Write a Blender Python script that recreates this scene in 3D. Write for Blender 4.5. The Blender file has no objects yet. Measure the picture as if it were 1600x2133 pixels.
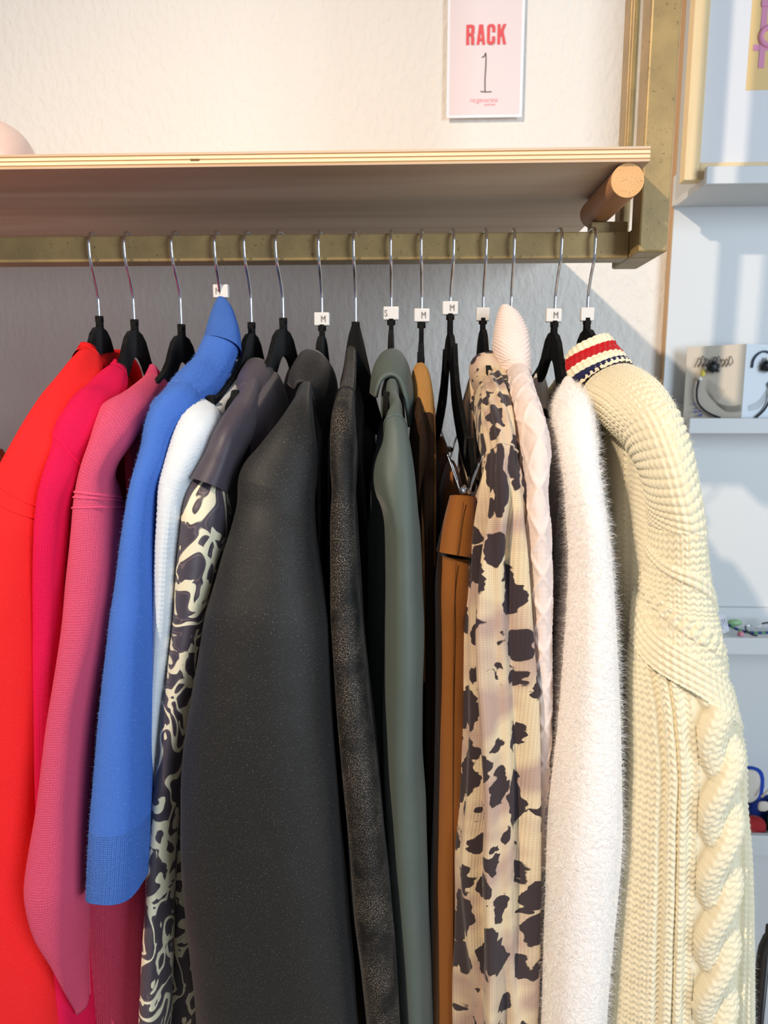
import bpy, math, random
import numpy as np
from mathutils import Vector, Matrix
rng = np.random.default_rng(7); random.seed(7)
scn = bpy.context.scene
COL = scn.collection

# ---------------------------------------------------------------- camera, world, lights, exposure
ZC = 1.55; F = 1480.0; PITCH = math.radians(9.06); YAW = math.radians(2.2)
cd = bpy.data.cameras.new('camera'); cam = bpy.data.objects.new('camera', cd); COL.objects.link(cam)
cam.location = (0, 0, ZC); cam.rotation_euler = (math.pi/2 - PITCH, 0, YAW)
cd.sensor_fit = 'HORIZONTAL'; cd.sensor_width = 36; cd.lens = 36*F/1600; cd.clip_start = .02
cd.dof.use_dof = True; cd.dof.focus_distance = .69; cd.dof.aperture_fstop = 9.0
scn.camera = cam
RM = np.array(cam.rotation_euler.to_matrix())
def P(px, py, Y):
    d = RM @ np.array(((px-800)/F, -(py-1066.5)/F, -1.0))
    return np.array((0, 0, ZC)) + d*(Y/d[1])

w = bpy.data.worlds.new('shop_ambient'); scn.world = w; w.use_nodes = True
w.node_tree.nodes['Background'].inputs[0].default_value = (.80, .86, 1.0, 1)
w.node_tree.nodes['Background'].inputs[1].default_value = .27
def aim(o, t):
    o.rotation_euler = (Vector(t)-o.location).to_track_quat('-Z', 'Y').to_euler()
l = bpy.data.lights.new('ceiling_spot', 'SPOT'); l.energy = 215; l.color = (1, .81, .62); l.shadow_soft_size = .03
l.spot_size = math.radians(84); l.spot_blend = 1.0
o = bpy.data.objects.new('ceiling_spot', l); COL.objects.link(o); o.location = (-1.08, -.75, ZC+1.40); aim(o, (.12, .7, ZC-.30))
l = bpy.data.lights.new('shop_window', 'AREA'); l.energy = 72; l.color = (.74, .87, 1); l.shape = 'RECTANGLE'; l.size = 1.3; l.size_y = 1.7
o = bpy.data.objects.new('shop_window', l); COL.objects.link(o); o.location = (2.1, -1.6, ZC+.35); aim(o, (.1, .9, ZC))
scn.view_settings.view_transform = 'Standard'; scn.view_settings.look = 'None'
scn.view_settings.exposure = 0.10; scn.view_settings.gamma = 1; scn.view_settings.use_curve_mapping = False

# ---------------------------------------------------------------- helpers: objects
WL = {}
def tag(o, label=None, cat=None, group=None, kind=None):
    if label: o['label'] = label
    if cat: o['category'] = cat
    if group: o['group'] = group
    if kind: o['kind'] = kind
    return o
def thing(name, label, cat, loc, group=None):
    o = bpy.data.objects.new(name, None); o.empty_display_size = .02; COL.objects.link(o)
    o.location = tuple(float(c) for c in loc); WL[o.name] = np.array(loc, float)
    return tag(o, label, cat, group)
def mk(name, V, Fc, mat, parent=None, uv=None, smooth=True, label=None):
    V = np.asarray(V, float).reshape(-1, 3)
    base = WL[parent.name] if parent else V.mean(0)
    if not parent: base = np.array((base[0], base[1], V[:, 2].min()))
    me = bpy.data.meshes.new(name)
    if isinstance(Fc, np.ndarray):
        k = Fc.shape[1]; n = len(Fc)
        me.vertices.add(len(V)); me.vertices.foreach_set('co', (V-base).astype(np.float32).ravel())
        me.loops.add(n*k); me.loops.foreach_set('vertex_index', Fc.astype(np.int32).ravel())
        me.polygons.add(n); me.polygons.foreach_set('loop_start', np.arange(n, dtype=np.int32)*k)
        me.update(calc_edges=True)
        idx = Fc.ravel()
    else:
        me.from_pydata((V-base).tolist(), [], [list(map(int, f)) for f in Fc]); me.update()
        idx = np.array([i for f in Fc for i in f])
    if uv is not None:
        ul = me.uv_layers.new(name='UVMap'); ul.data.foreach_set('uv', np.asarray(uv, np.float32)[idx].ravel())
    me.polygons.foreach_set('use_smooth', np.full(len(me.polygons), bool(smooth)))
    if mat: me.materials.append(mat)
    o = bpy.data.objects.new(name, me); COL.objects.link(o)
    if parent: o.parent = parent; WL[o.name] = base
    else: o.location = base.tolist(); WL[o.name] = base
    if label: o['label'] = label
    return o
BOXF = [(0,3,2,1),(4,5,6,7),(0,1,5,4),(1,2,6,5),(2,3,7,6),(3,0,4,7)]
def boxv(x0,x1,y0,y1,z0,z1):
    return np.array([(x0,y0,z0),(x1,y0,z0),(x1,y1,z0),(x0,y1,z0),(x0,y0,z1),(x1,y0,z1),(x1,y1,z1),(x0,y1,z1)], float)
def box(name, x0,x1,y0,y1,z0,z1, mat, parent=None, bev=0, rot=None):
    V = boxv(x0,x1,y0,y1,z0,z1)
    if rot is not None:
        c = V.mean(0); V = (V-c) @ np.array(Matrix.Rotation(rot[0], 3, rot[1])).T + c
    o = mk(name, V, BOXF, mat, parent, smooth=False)
    if bev:
        m = o.modifiers.new('bevel', 'BEVEL'); m.width = bev; m.segments = 2; m.limit_method = 'NONE'
    return o
def poly(name, pts, axis, a, b, mat, parent=None, bev=0):
    """prism of a 2D outline; axis 'y' -> outline in (x,z), between y=a and y=b"""
    n = len(pts); V = []
    for t in (a, b):
        for p in pts: V.append((p[0], t, p[1]) if axis == 'y' else (t, p[0], p[1]))
    Fc = [list(range(n)), list(range(2*n-1, n-1, -1))] + [[i, i+n, (i+1) % n+n, (i+1) % n] for i in range(n)]
    o = mk(name, V, Fc, mat, parent, smooth=False)
    if bev:
        m = o.modifiers.new('bevel', 'BEVEL'); m.width = bev; m.segments = 2; m.limit_method = 'ANGLE'
    return o
def herm(pts, n, closed=False):
    p = np.asarray(pts, float)
    if len(p) < 3: return np.array([p[0]+(p[-1]-p[0])*t for t in np.linspace(0, 1, n)])
    d = np.maximum(np.linalg.norm(np.diff(p[:, :3], axis=0), axis=1), 1e-6)
    t = np.r_[0, np.cumsum(d)]
    m = np.empty_like(p); m[1:-1] = (p[2:]-p[:-2])/(t[2:]-t[:-2])[:, None]
    m[0] = (p[1]-p[0])/d[0]; m[-1] = (p[-1]-p[-2])/d[-1]
    q = np.linspace(0, t[-1], n); i = np.clip(np.searchsorted(t, q, 'right')-1, 0, len(p)-2)
    h = d[i]; s = ((q-t[i])/h)[:, None]; h = h[:, None]
    return (2*s**3-3*s**2+1)*p[i]+(s**3-2*s**2+s)*h*m[i]+(-2*s**3+3*s**2)*p[i+1]+(s**3-s**2)*h*m[i+1]
def gridF(nv, nu):
    a = np.arange((nv-1)*(nu-1)); r = a//(nu-1); c = a % (nu-1); b = r*nu+c
    return np.stack((b, b+1, b+nu+1, b+nu), 1)
def tube(name, pts, r, mat, parent=None, n=None, k=8, smooth=True, cap=True):
    p = herm(pts, n) if n else np.asarray(pts, float)
    T = np.gradient(p, axis=0); T /= np.linalg.norm(T, axis=1)[:, None]
    up = np.array((0, 0, 1.0)) if abs(T[0][2]) < .9 else np.array((1.0, 0, 0))
    N = np.cross(T[0], up); N /= np.linalg.norm(N); Ns = []
    for t in T:
        N = N-t*(N@t); N /= np.linalg.norm(N); Ns.append(N)
    Ns = np.array(Ns); Bs = np.cross(T, Ns)
    rr = np.broadcast_to(np.asarray(r, float), (len(p),)) if np.ndim(r) == 0 else np.interp(np.linspace(0, 1, len(p)), np.linspace(0, 1, len(r)), r)
    a = np.linspace(0, 2*math.pi, k, endpoint=False)
    V = p[:, None]+(Ns[:, None]*np.cos(a)[None, :, None]+Bs[:, None]*np.sin(a)[None, :, None])*rr[:, None, None]
    V = V.reshape(-1, 3).tolist(); Fc = []
    for i in range(len(p)-1):
        for j in range(k):
            Fc.append((i*k+j, i*k+(j+1) % k, (i+1)*k+(j+1) % k, (i+1)*k+j))
    if cap: Fc += [list(range(k-1, -1, -1)), list(range((len(p)-1)*k, len(p)*k))]
    return mk(name, V, Fc, mat, parent, smooth=smooth)
def ball(name, c, r, mat, parent=None, nu=14, nv=9, sq=(1,1,1)):
    V = []; 
    for i in range(nv+1):
        a = math.pi*i/nv
        for j in range(nu):
            b = 2*math.pi*j/nu
            V.append((c[0]+r*sq[0]*math.sin(a)*math.cos(b), c[1]+r*sq[1]*math.sin(a)*math.sin(b), c[2]+r*sq[2]*math.cos(a)))
    Fc = [(i*nu+j, (i+1)*nu+j, (i+1)*nu+(j+1) % nu, i*nu+(j+1) % nu) for i in range(nv) for j in range(nu)]
    return mk(name, V, Fc, mat, parent)
def text(name, s, size, mat, parent, loc, rot=None, bold=0.0, sx=1.0, align='CENTER', thick=.0002):
    c = bpy.data.curves.new(name, 'FONT'); c.body = s; c.size = size; c.align_x = align; c.offset = bold; c.extrude = thick
    t = bpy.data.objects.new('tmp', c); me = bpy.data.meshes.new_from_object(t)
    V = np.array([v.co[:] for v in me.vertices]); V[:, 0] *= sx
    V = np.stack((V[:, 0], -V[:, 2], V[:, 1]), 1)
    if rot is not None: V = V @ np.array(rot).T
    Fc = [tuple(p.vertices) for p in me.polygons]
    bpy.data.objects.remove(t); bpy.data.meshes.remove(me); bpy.data.curves.remove(c)
    return mk(name, V+np.asarray(loc), Fc, mat, parent, smooth=False)

# ---------------------------------------------------------------- helpers: materials
def srgb(r, g, b):
    f = lambda c: (c/255/12.92) if c/255 <= .04045 else ((c/255+.055)/1.055)**2.4
    return (f(r), f(g), f(b), 1)
class NT:
    def __init__(s, name):
        s.m = bpy.data.materials.new(name); s.m.use_nodes = True; s.t = s.m.node_tree
        s.b = s.t.nodes['Principled BSDF']; s._uv = None
    def n(s, typ, **kw):
        x = s.t.nodes.new(typ)
        for k, v in kw.items(): setattr(x, k, v)
        return x
    def put(s, sock, v):
        if isinstance(v, bpy.types.NodeSocket): s.t.links.new(v, sock)
        elif v is not None: sock.default_value = v
    def math(s, op, a, b=None, c=None):
        x = s.n('ShaderNodeMath', operation=op)
        for i, v in enumerate((a, b, c)):
            if v is not None: s.put(x.inputs[i], v)
        return x.outputs[0]
    def uv(s):
        if not s._uv:
            a = s.n('ShaderNodeUVMap'); b = s.n('ShaderNodeSeparateXYZ'); s.t.links.new(a.outputs[0], b.inputs[0])
            s._uv = (a.outputs[0], b.outputs[0], b.outputs[1])
        return s._uv
    def obj(s): return s.n('ShaderNodeTexCoord').outputs['Object']
    def gen(s): return s.n('ShaderNodeNewGeometry').outputs['Position']
    def mapping(s, v, sc=(1,1,1), rot=(0,0,0)):
        x = s.n('ShaderNodeMapping'); s.put(x.inputs[0], v); x.inputs[3].default_value = sc; x.inputs[2].default_value = rot
        return x.outputs[0]
    def noise(s, v, scale, detail=2, rough=.5, dist=0):
        x = s.n('ShaderNodeTexNoise'); s.put(x.inputs['Vector'], v); x.inputs['Scale'].default_value = scale
        x.inputs['Detail'].default_value = detail; x.inputs['Roughness'].default_value = rough; x.inputs['Distortion'].default_value = dist
        return x.outputs[0]
    def ramp(s, f, stops, interp='LINEAR'):
        x = s.n('ShaderNodeValToRGB'); s.put(x.inputs[0], f); r = x.color_ramp; r.interpolation = interp
        while len(r.elements) < len(stops): r.elements.new(.5)
        for e, (p, c) in zip(r.elements, stops): e.position = p; e.color = c if len(c) == 4 else (*c, 1)
        return x.outputs[0]
    def mix(s, f, a, b, mode='MIX'):
        x = s.n('ShaderNodeMix', data_type='RGBA', blend_type=mode)
        s.put(x.inputs[0], f); s.put(x.inputs[6], a); s.put(x.inputs[7], b); return x.outputs[2]
    def bump(s, h, strength, dist, prev=None):
        x = s.n('ShaderNodeBump'); s.put(x.inputs['Height'], h); x.inputs['Strength'].default_value = strength
        x.inputs['Distance'].default_value = dist
        if prev: s.t.links.new(prev, x.inputs['Normal'])
        s.t.links.new(x.outputs[0], s.b.inputs['Normal']); return x.outputs[0]
    def set(s, **kw):
        nm = dict(color='Base Color', rough='Roughness', metal='Metallic', spec='Specular IOR Level', sheen='Sheen Weight',
                  sheenr='Sheen Roughness', sheenc='Sheen Tint', coat='Coat Weight', emit='Emission Strength', trans='Transmission Weight', alpha='Alpha', sss='Subsurface Weight')
        for k, v in kw.items(): s.put(s.b.inputs[nm[k]], v)
        return s
def plain(name, c, rough=.6, **kw):
    return NT(name).set(color=srgb(*c), rough=rough, **kw).m
def knit(name, c, c2=None, w=.0016, r=.0013, bs=.6, bd=.0006, rough=.95, sheen=.25, var=.12, rib=None):
    """fine stockinette: V columns of width w and rows of height r in metres of cloth"""
    t = NT(name); vec, u, v = t.uv()
    U1 = t.math('DIVIDE', t.math('PINGPONG', u, w/2), w/2)
    ph = t.math('ADD', t.math('DIVIDE', v, r), t.math('MULTIPLY', U1, .55))
    s = t.math('SINE', t.math('MULTIPLY', ph, 2*math.pi))
    g = t.math('SINE', t.math('MULTIPLY', U1, math.pi))
    h = t.math('ADD', t.math('MULTIPLY', s, .3), g)
    if rib:
        rb = t.math('SINE', t.math('MULTIPLY', u, 2*math.pi/rib)); h = t.math('ADD', t.math('MULTIPLY', h, .4), rb)
    nz = t.noise(vec, 380, 3, .6)
    lo = t.noise(vec, 14, 2)
    A = srgb(*c); B = srgb(*(c2 or [max(0, x*.80) for x in c]))
    k = t.math('ADD', t.math('MULTIPLY', nz, .6), t.math('MULTIPLY', t.math('SUBTRACT', 1.0, g), .5))
    col = t.mix(t.math('MULTIPLY', k, var*4), A, B)
    t.set(color=col, rough=rough, sheen=sheen, sheenr=.5, spec=.15)
    t.put(t.b.inputs['Sheen Tint'], A)
    b0 = t.bump(t.math('ADD', h, t.math('MULTIPLY', nz, 1.2)), bs, bd)
    t.bump(lo, .25, .006, b0)
    return t.m
def cloth(name, c, c2=None, rough=.85, sheen=.1, grain=900, bs=.3, bd=.0004, spec=.2, speck=None, weave=None, lo=.3):
    t = NT(name); vec, u, v = t.uv()
    nz = t.noise(vec, grain, 3, .6); A = srgb(*c); B = srgb(*(c2 or [x*.75 for x in c]))
    col = t.mix(nz, A, B)
    if speck:
        sp = t.ramp(t.noise(vec, grain*1.3, 2, .7), [(speck[0], (0,0,0)), (speck[0]+.06, (1,1,1))])
        col = t.mix(sp, col, srgb(*speck[1]))
    t.set(color=col, rough=rough, sheen=sheen, sheenr=.4, spec=spec)
    h = nz
    if weave:
        s = t.math('SINE', t.math('MULTIPLY', t.math('ADD', u, t.math('MULTIPLY', v, .8)), 2*math.pi/weave)); h = t.math('ADD', nz, s)
    b0 = t.bump(h, bs, bd); t.bump(t.noise(vec, 18, 2), lo, .006, b0)
    return t.m
def wood(name, c, c2, sc=(3, 60, 60), rough=.55, bs=.15, scale=4):
    t = NT(name); g = t.gen()
    a = t.noise(t.mapping(g, sc), scale, 4, .6, .4); f = t.noise(t.mapping(g, tuple(3*x for x in sc)), scale*2, 2)
    col = t.mix(t.math('MULTIPLY', a, 1.0), srgb(*c), srgb(*c2)); col = t.mix(t.math('MULTIPLY', f, .25), col, srgb(*c2))
    t.set(color=col, rough=rough, spec=.3); t.bump(f, bs, .001); return t.m

M = {}
def wall_mat():
    t = NT('plaster'); g = t.gen()
    a = t.noise(t.mapping(g, (1, 1, .55)), 95, 3, .55); b = t.noise(g, 22, 2); c = t.noise(g, 2.0, 2)
    t.set(color=t.mix(c, srgb(236, 231, 223), srgb(226, 220, 211)), rough=.75, spec=.25)
    h = t.ramp(a, [(.42, (0,0,0)), (.62, (1,1,1))])
    n0 = t.bump(h, .42, .002); t.bump(b, .35, .004, n0); return t.m
M['wall'] = wall_mat()
M['floor'] = wood('floor_boards', (176, 160, 140), (150, 132, 112), (3, 30, 30))
def olive():
    t = NT('olive_lacquered_steel'); g = t.gen()
    a = t.noise(g, 26, 4, .6); b = t.noise(g, 260, 2)
    col = t.mix(t.ramp(a, [(.35, (0,0,0)), (.7, (1,1,1))]), srgb(170, 144, 94), srgb(148, 126, 84))
    col = t.mix(t.ramp(b, [(.66, (0,0,0)), (.74, (.6,.6,.6))]), col, srgb(70, 62, 48))
    t.set(color=col, metal=.2, rough=.42, spec=.4); t.bump(b, .08, .001); return t.m
M['olive'] = olive()
M['ply_light'] = wood('plywood_pale_ply', (248, 228, 194), (232, 204, 160), (6, 6, 240), .65)
M['ply_dark'] = wood('plywood_brown_ply', (214, 170, 116), (184, 134, 84), (6, 6, 240), .7)
def face_mat():
    t = NT('plywood_face_veneer'); g = t.gen()
    a = t.noise(t.mapping(g, (.6, 7, 7)), 2.0, 3, .5, .8); f = t.noise(t.mapping(g, (4, 160, 160)), 3, 3)
    col = t.mix(t.ramp(a, [(.35, (0,0,0)), (.68, (1,1,1))]), srgb(226, 206, 180), srgb(196, 166, 134))
    col = t.mix(t.math('MULTIPLY', f, .08), col, srgb(180, 148, 112)); t.set(color=col, rough=.6, spec=.25); return t.m
M['ply_face'] = face_mat()
M['knot'] = plain('core_void', (120, 80, 30), .8)
def endgrain():
    t = NT('dowel_end_grain'); g = t.gen(); v = t.n('ShaderNodeTexVoronoi'); t.put(v.inputs['Vector'], t.mapping(g, (1, .2, 1))); v.inputs['Scale'].default_value = 620
    rings = t.math('SINE', t.math('MULTIPLY', t.n('ShaderNodeSeparateXYZ').outputs[2], 1))
    zz = t.n('ShaderNodeSeparateXYZ'); t.put(zz.inputs[0], g)
    ph = t.math('ADD', t.math('MULTIPLY', zz.outputs[2], 520), t.math('MULTIPLY', t.noise(g, 60, 2), 5))
    dens = t.math('ADD', t.math('MULTIPLY', t.math('SINE', ph), .06), .20)
    pore = t.math('LESS_THAN', v.outputs[0], dens)
    pore = t.math('MULTIPLY', pore, t.ramp(t.noise(g, 300, 1), [(.42, (0,0,0)), (.5, (1,1,1))]))
    col = t.mix(t.noise(g, 40, 2), srgb(226, 180, 126), srgb(208, 158, 104)); col = t.mix(t.math('MULTIPLY', pore, .7), col, srgb(120, 78, 44))
    t.set(color=col, rough=.8, spec=.15); return t.m
M['end'] = endgrain()
M['dowel'] = wood('dowel_side', (196, 146, 104), (172, 120, 80), (40, 4, 40), .5)
M['chrome'] = NT('chrome_wire').set(color=(.78, .80, .83, 1), metal=1.0, rough=.13).m
def velvet_black(name, c=(16, 16, 16), c2=(34, 33, 31)):
    t = NT(name); g = t.obj(); a = t.noise(g, 420, 3, .6); b = t.noise(g, 60, 2)
    t.set(color=t.mix(t.ramp(t.math('MULTIPLY', a, b), [(.22, (0,0,0)), (.5, (1,1,1))]), srgb(*c), srgb(*c2)), rough=.95, sheen=.03, spec=.08)
    t.bump(a, .3, .0006); return t.m
M['flock'] = velvet_black('black_flocking')
M['clip'] = NT('frosted_plastic').set(color=srgb(232, 228, 222), rough=.45, alpha=.86).m
M['ink'] = plain('grey_print', (120, 116, 110), .7)
M['white'] = plain('white_painted_board', (208, 211, 212), .45, spec=.4)
M['pine'] = wood('pale_pine', (234, 212, 168), (222, 194, 146), (40, 40, 3), .5)
M['edge'] = wood('board_raw_edge', (206, 178, 142), (190, 150, 110), (120, 60, 2), .7)

# ---------------------------------------------------------------- structure
WALL = 1.24
box('wall_back', -2.4, 2.4, WALL, WALL+.1, 0, 3.05, M['wall'])['kind'] = 'structure'
box('floor', -2.4, 2.4, -2.6, WALL, -.05, 0, M['floor'])['kind'] = 'structure'

# ---------------------------------------------------------------- hanging rack frame
RY = .85                                   # depth of the rail
rt = P(800, 485.5, RY-.0155)[2]; rb = P(800, 541, RY-.0155)[2]; RZ = (rt+rb)/2; H = (rt-rb)/2
XPL = P(1310, 541, RY-.0155)[0]            # left face of the right post
rack = thing('clothes_rack', 'olive steel clothes rack, square rail hung from ceiling posts', 'clothes rack', (XPL, RY, RZ-.02))
box('rail', -1.30, XPL, RY-H, RY+H, RZ-H, RZ+H, M['olive'], rack, .0015)
ptop = 3.04; pb = P(1331, 525, .801)[2]; PW = .0305
def post(x):
    box('front_post', x, x+PW, .801, .832, pb, ptop, M['olive'], rack, .0022)
    box('foot_bar', x, x+PW, .832, .905, pb, pb+.03, M['olive'], rack, .0022)
    box('rear_post', x+.001, x+.012, .880, .905, pb+.03, ptop, M['olive'], rack, .0015)
    box('rear_post_rib', x+.002, x+.007, .872, .880, pb+.03, ptop, M['olive'], rack, .001)
post(XPL); post(-1.33)
box('stub_bar', P(1229, 472, RY)[0], XPL, RY-.006, RY+.012, RZ+H, RZ+H+.0125, M['olive'], rack, .0012)

# plywood shelf, laid on the dowel
SY = .745; sx1 = P(1355, 320, SY)[0]; sx0 = -1.15
sb = P(1000, 340.5, SY)[2]; st = P(1000, 309, SY)[2]; ds = (st-sb)/7
sh = thing('plywood_shelf', 'long pale plywood shelf above the clothes rail with striped edge', 'shelf', ((sx0+sx1)/2, SY, sb))
pz = [0, 1.05, 1.7, 3.15, 3.8, 5.2, 5.85, 7]
for i in range(7):
    e = 0 if i % 2 == 0 else .0006
    m = M['ply_face'] if i in (0, 6) else M['ply_light' if i % 2 == 0 else 'ply_dark']
    a, b = (0, 1) if i not in (0, 6) else (0, 1)
    box('ply_layer', sx0, sx1-e, SY+e, WALL, sb+ds*pz[i], sb+ds*pz[i+1], m, sh)
p = P(397, 331, SY); q = P(415, 335, SY)
box('core_gap', p[0], q[0], SY-.0004, SY+.004, q[2], p[2], M['knot'], sh)

# dowel under the shelf end
dc = P(1307, 389, SY+.004); dr = sb-RZ-H-.0125
dr = min(.0235, dr/2); dz = sb-dr; dx = dc[0]
dow = thing('wooden_dowel', 'thick round wooden dowel under the right end of the plywood shelf', 'dowel', (dx, SY, dz-dr))
def disc(name, c, r, y0, y1, mat, par, k=40, ends=True):
    V = [(c[0]+r*math.cos(2*math.pi*i/k), y, c[1]+r*math.sin(2*math.pi*i/k)) for y in (y0, y1) for i in range(k)]
    Fc = [(i, i+k, (i+1) % k+k, (i+1) % k) for i in range(k)]
    o = mk(name, V, Fc+([list(range(k)), list(range(2*k-1, k-1, -1))] if ends else []), mat, par)
    mo = o.modifiers.new('edge', 'EDGE_SPLIT'); mo.split_angle = .6
    return o
disc('dowel_rod', (dx, dz), dr, SY+.006, RY+.03, M['dowel'], dow)
disc('end_face', (dx, dz), dr*.999, SY+.004, SY+.006, M['end'], dow)

# ---------------------------------------------------------------- hangers
def hanger(px, py, label, clip=None, yaw=0, letter='', lx=0, drop=1.0, name='velvet_hanger', bar=True, wz=.0026, tilt=0):
    n = P(px, py, RY); X = n[0]; nz = n[2]
    t = thing(name, label, 'hanger', (X, RY, nz), 'hangers along the rail')
    cz, sz = math.cos(yaw), math.sin(yaw)
    def W(s, z, x=0): return (X + x*cz - s*sz, RY + s*cz + x*sz, z)
    hk = [(0, nz-.012), (0, nz+.02), (-.0005, RZ-.052), (-.009, RZ-.034), (-.0195, RZ-.018), (-.0232, RZ-.002), (-.0222, RZ+.010), (-.015, RZ+.0172), (0, RZ+.0192),
          (.015, RZ+.0172), (.0222, RZ+.010), (.0236, RZ-.002), (.0215, RZ-.010)]
    tube('hook', [W(s, z) for s, z in hk], .00175, M['chrome'], t, n=70, k=10)
    half = [(.0, .0), (.0062, .0), (.0075, -.010), (.021, -.0125), (.035, -.020), (.046, -.032), (.055, -.043), (.069, -.0535), (.094, -.0645), (.135, -.079), (.158, -.0855),
            (.162, -.0815), (.168, -.0825), (.172, -.0885), (.180, -.092), (.1865, -.098), (.187, -.104), (.180, -.109), (.10, -.1085), (0, -.1085)]
    inn = [(.0, -.040), (.006, -.0403), (.013, -.0418), (.019, -.045), (.026, -.051), (.034, -.059), (.043, -.0655), (.058, -.072), (.085, -.082), (.125, -.093), (.148, -.0975),
           (.154, -.0985), (.160, -.0995), (.164, -.1005), (.168, -.101), (.171, -.1015), (.170, -.102), (.167, -.1025), (.10, -.1025), (0, -.1025)]
    ct, st_ = math.cos(tilt), math.sin(tilt)
    sc = lambda q: (q[0], q[1]*drop if q[1] > -.03 else -.03-( -.03-q[1])*drop)
    half = [sc(q) for q in half]; inn = [sc(q) for q in inn]
    if not bar: half = half[:-3]+[(.180, half[-4][1]-.006)]; inn = inn[:len(half)-1]; inn = inn[:len(half)-2]+[inn[len(half)-2], (.178, half[-1][1]-.001)]
    lo = half + [(-a, b) for a, b in half[::-1]]; li = inn + [(-a, b) for a, b in inn[::-1]]
    k = len(lo); V = []
    for x, sh_ in ((-wz, .0), (-wz*.5, -.0008), (wz*.5, -.0008), (wz, 0)):
        for q in (lo, li):
            for s, z in q: V.append(W(s*ct-z*st_, nz+z*ct+s*st_, x))
    V = np.array(V); Fc = []
    def idx(layer, loop, i): return layer*2*k+loop*k+i
    rng_ = range(k-1)
    for i in rng_:
        j = i+1
        if bar is False and i == len(half)-1: continue
        Fc.append((idx(0,0,i), idx(0,0,j), idx(0,1,j), idx(0,1,i))); Fc.append((idx(3,0,j), idx(3,0,i), idx(3,1,i), idx(3,1,j)))
        for lp in (0, 1):
            for a in range(3): Fc.append((idx(a,lp,i), idx(a,lp,j), idx(a+1,lp,j), idx(a+1,lp,i)))
    mk('hanger_body', V, Fc, M['flock'], t)
    tube('neck_collar', [W(0, nz-.004), W(0, nz+.003)], .0048, M['flock'], t, k=12)
    if clip:
        c0 = P(clip[0], clip[1]-3, RY); wv = .0088 if letter else .0075
        box('size_clip', c0[0]-wv, c0[0]+wv, RY-.004, RY+.004, c0[2]-.0075, c0[2]+.0075, M['clip'], t, .001)
        if letter:
            text('size_letter', letter, .0105, M['ink'], t, (c0[0]+lx, RY-.0044, c0[2]-.0036), sx=.75)
    return t
HL = [
 (207, 664, 'black velvet hanger holding the orange-red sweatshirt', None, ''),
 (280, 671, 'black velvet hanger holding the hot pink sweater', None, ''),
 (378, 681, 'black velvet hanger holding the dusty pink sweater', None, ''),
 (461, 668, 'black velvet hanger inside the blue sweater, size clip above the collar', (461, 610), 'M'),
 (524, 677, 'black velvet hanger holding the pale grey cable knit', None, ''),
 (590, 668, 'black velvet hanger holding the dark satin shirt with swirl print', None, ''),
 (671, 682, 'black velvet hanger holding the wide charcoal jacket', (671, 668), 'M'),
 (741, 676, 'black velvet hanger inside the glittering black velvet blouse', None, ''),
 (815, 670, 'black velvet hanger holding the dark green jacket', (815, 656), 'S'),
 (1006, 668, 'black velvet hanger holding the leopard print blouse', (1006, 658), ''),
 (1064, 672, 'black velvet hanger inside the pale pink turtleneck', None, ''),
 (1155, 674, 'black velvet hanger in front of the fluffy white cardigan, triangle opening showing', (1153, 660), 'M'),
 (1223, 668, 'black velvet hanger inside the cream cable sweater with striped collar', (1223, 658), ''),
]
HX = {}
for i, (a, b, lab, cl, let) in enumerate(HL):
    hanger(a, b, lab, cl, {0: .14, 1: .08, 3: .06, 4: -.03, 5: -.115, 10: -.06, 11: .02}.get(i, 0), let, (-.003 if i == 3 else -.006 if let == 'S' else .002), tilt=.13 if i == 11 else 0)
hanger(878, 676, 'slim black hanger beside the camel-trimmed knit, bare arm tip showing', (879, 660), -.05, 'M', .002, drop=1.9, bar=False, name='clip_hanger')
h11 = hanger(938, 659, 'black clip hanger holding the brown trousers by their waistband', (938, 645), .075, 'M', .002, drop=1.95, bar=False, name='clip_hanger')

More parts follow.
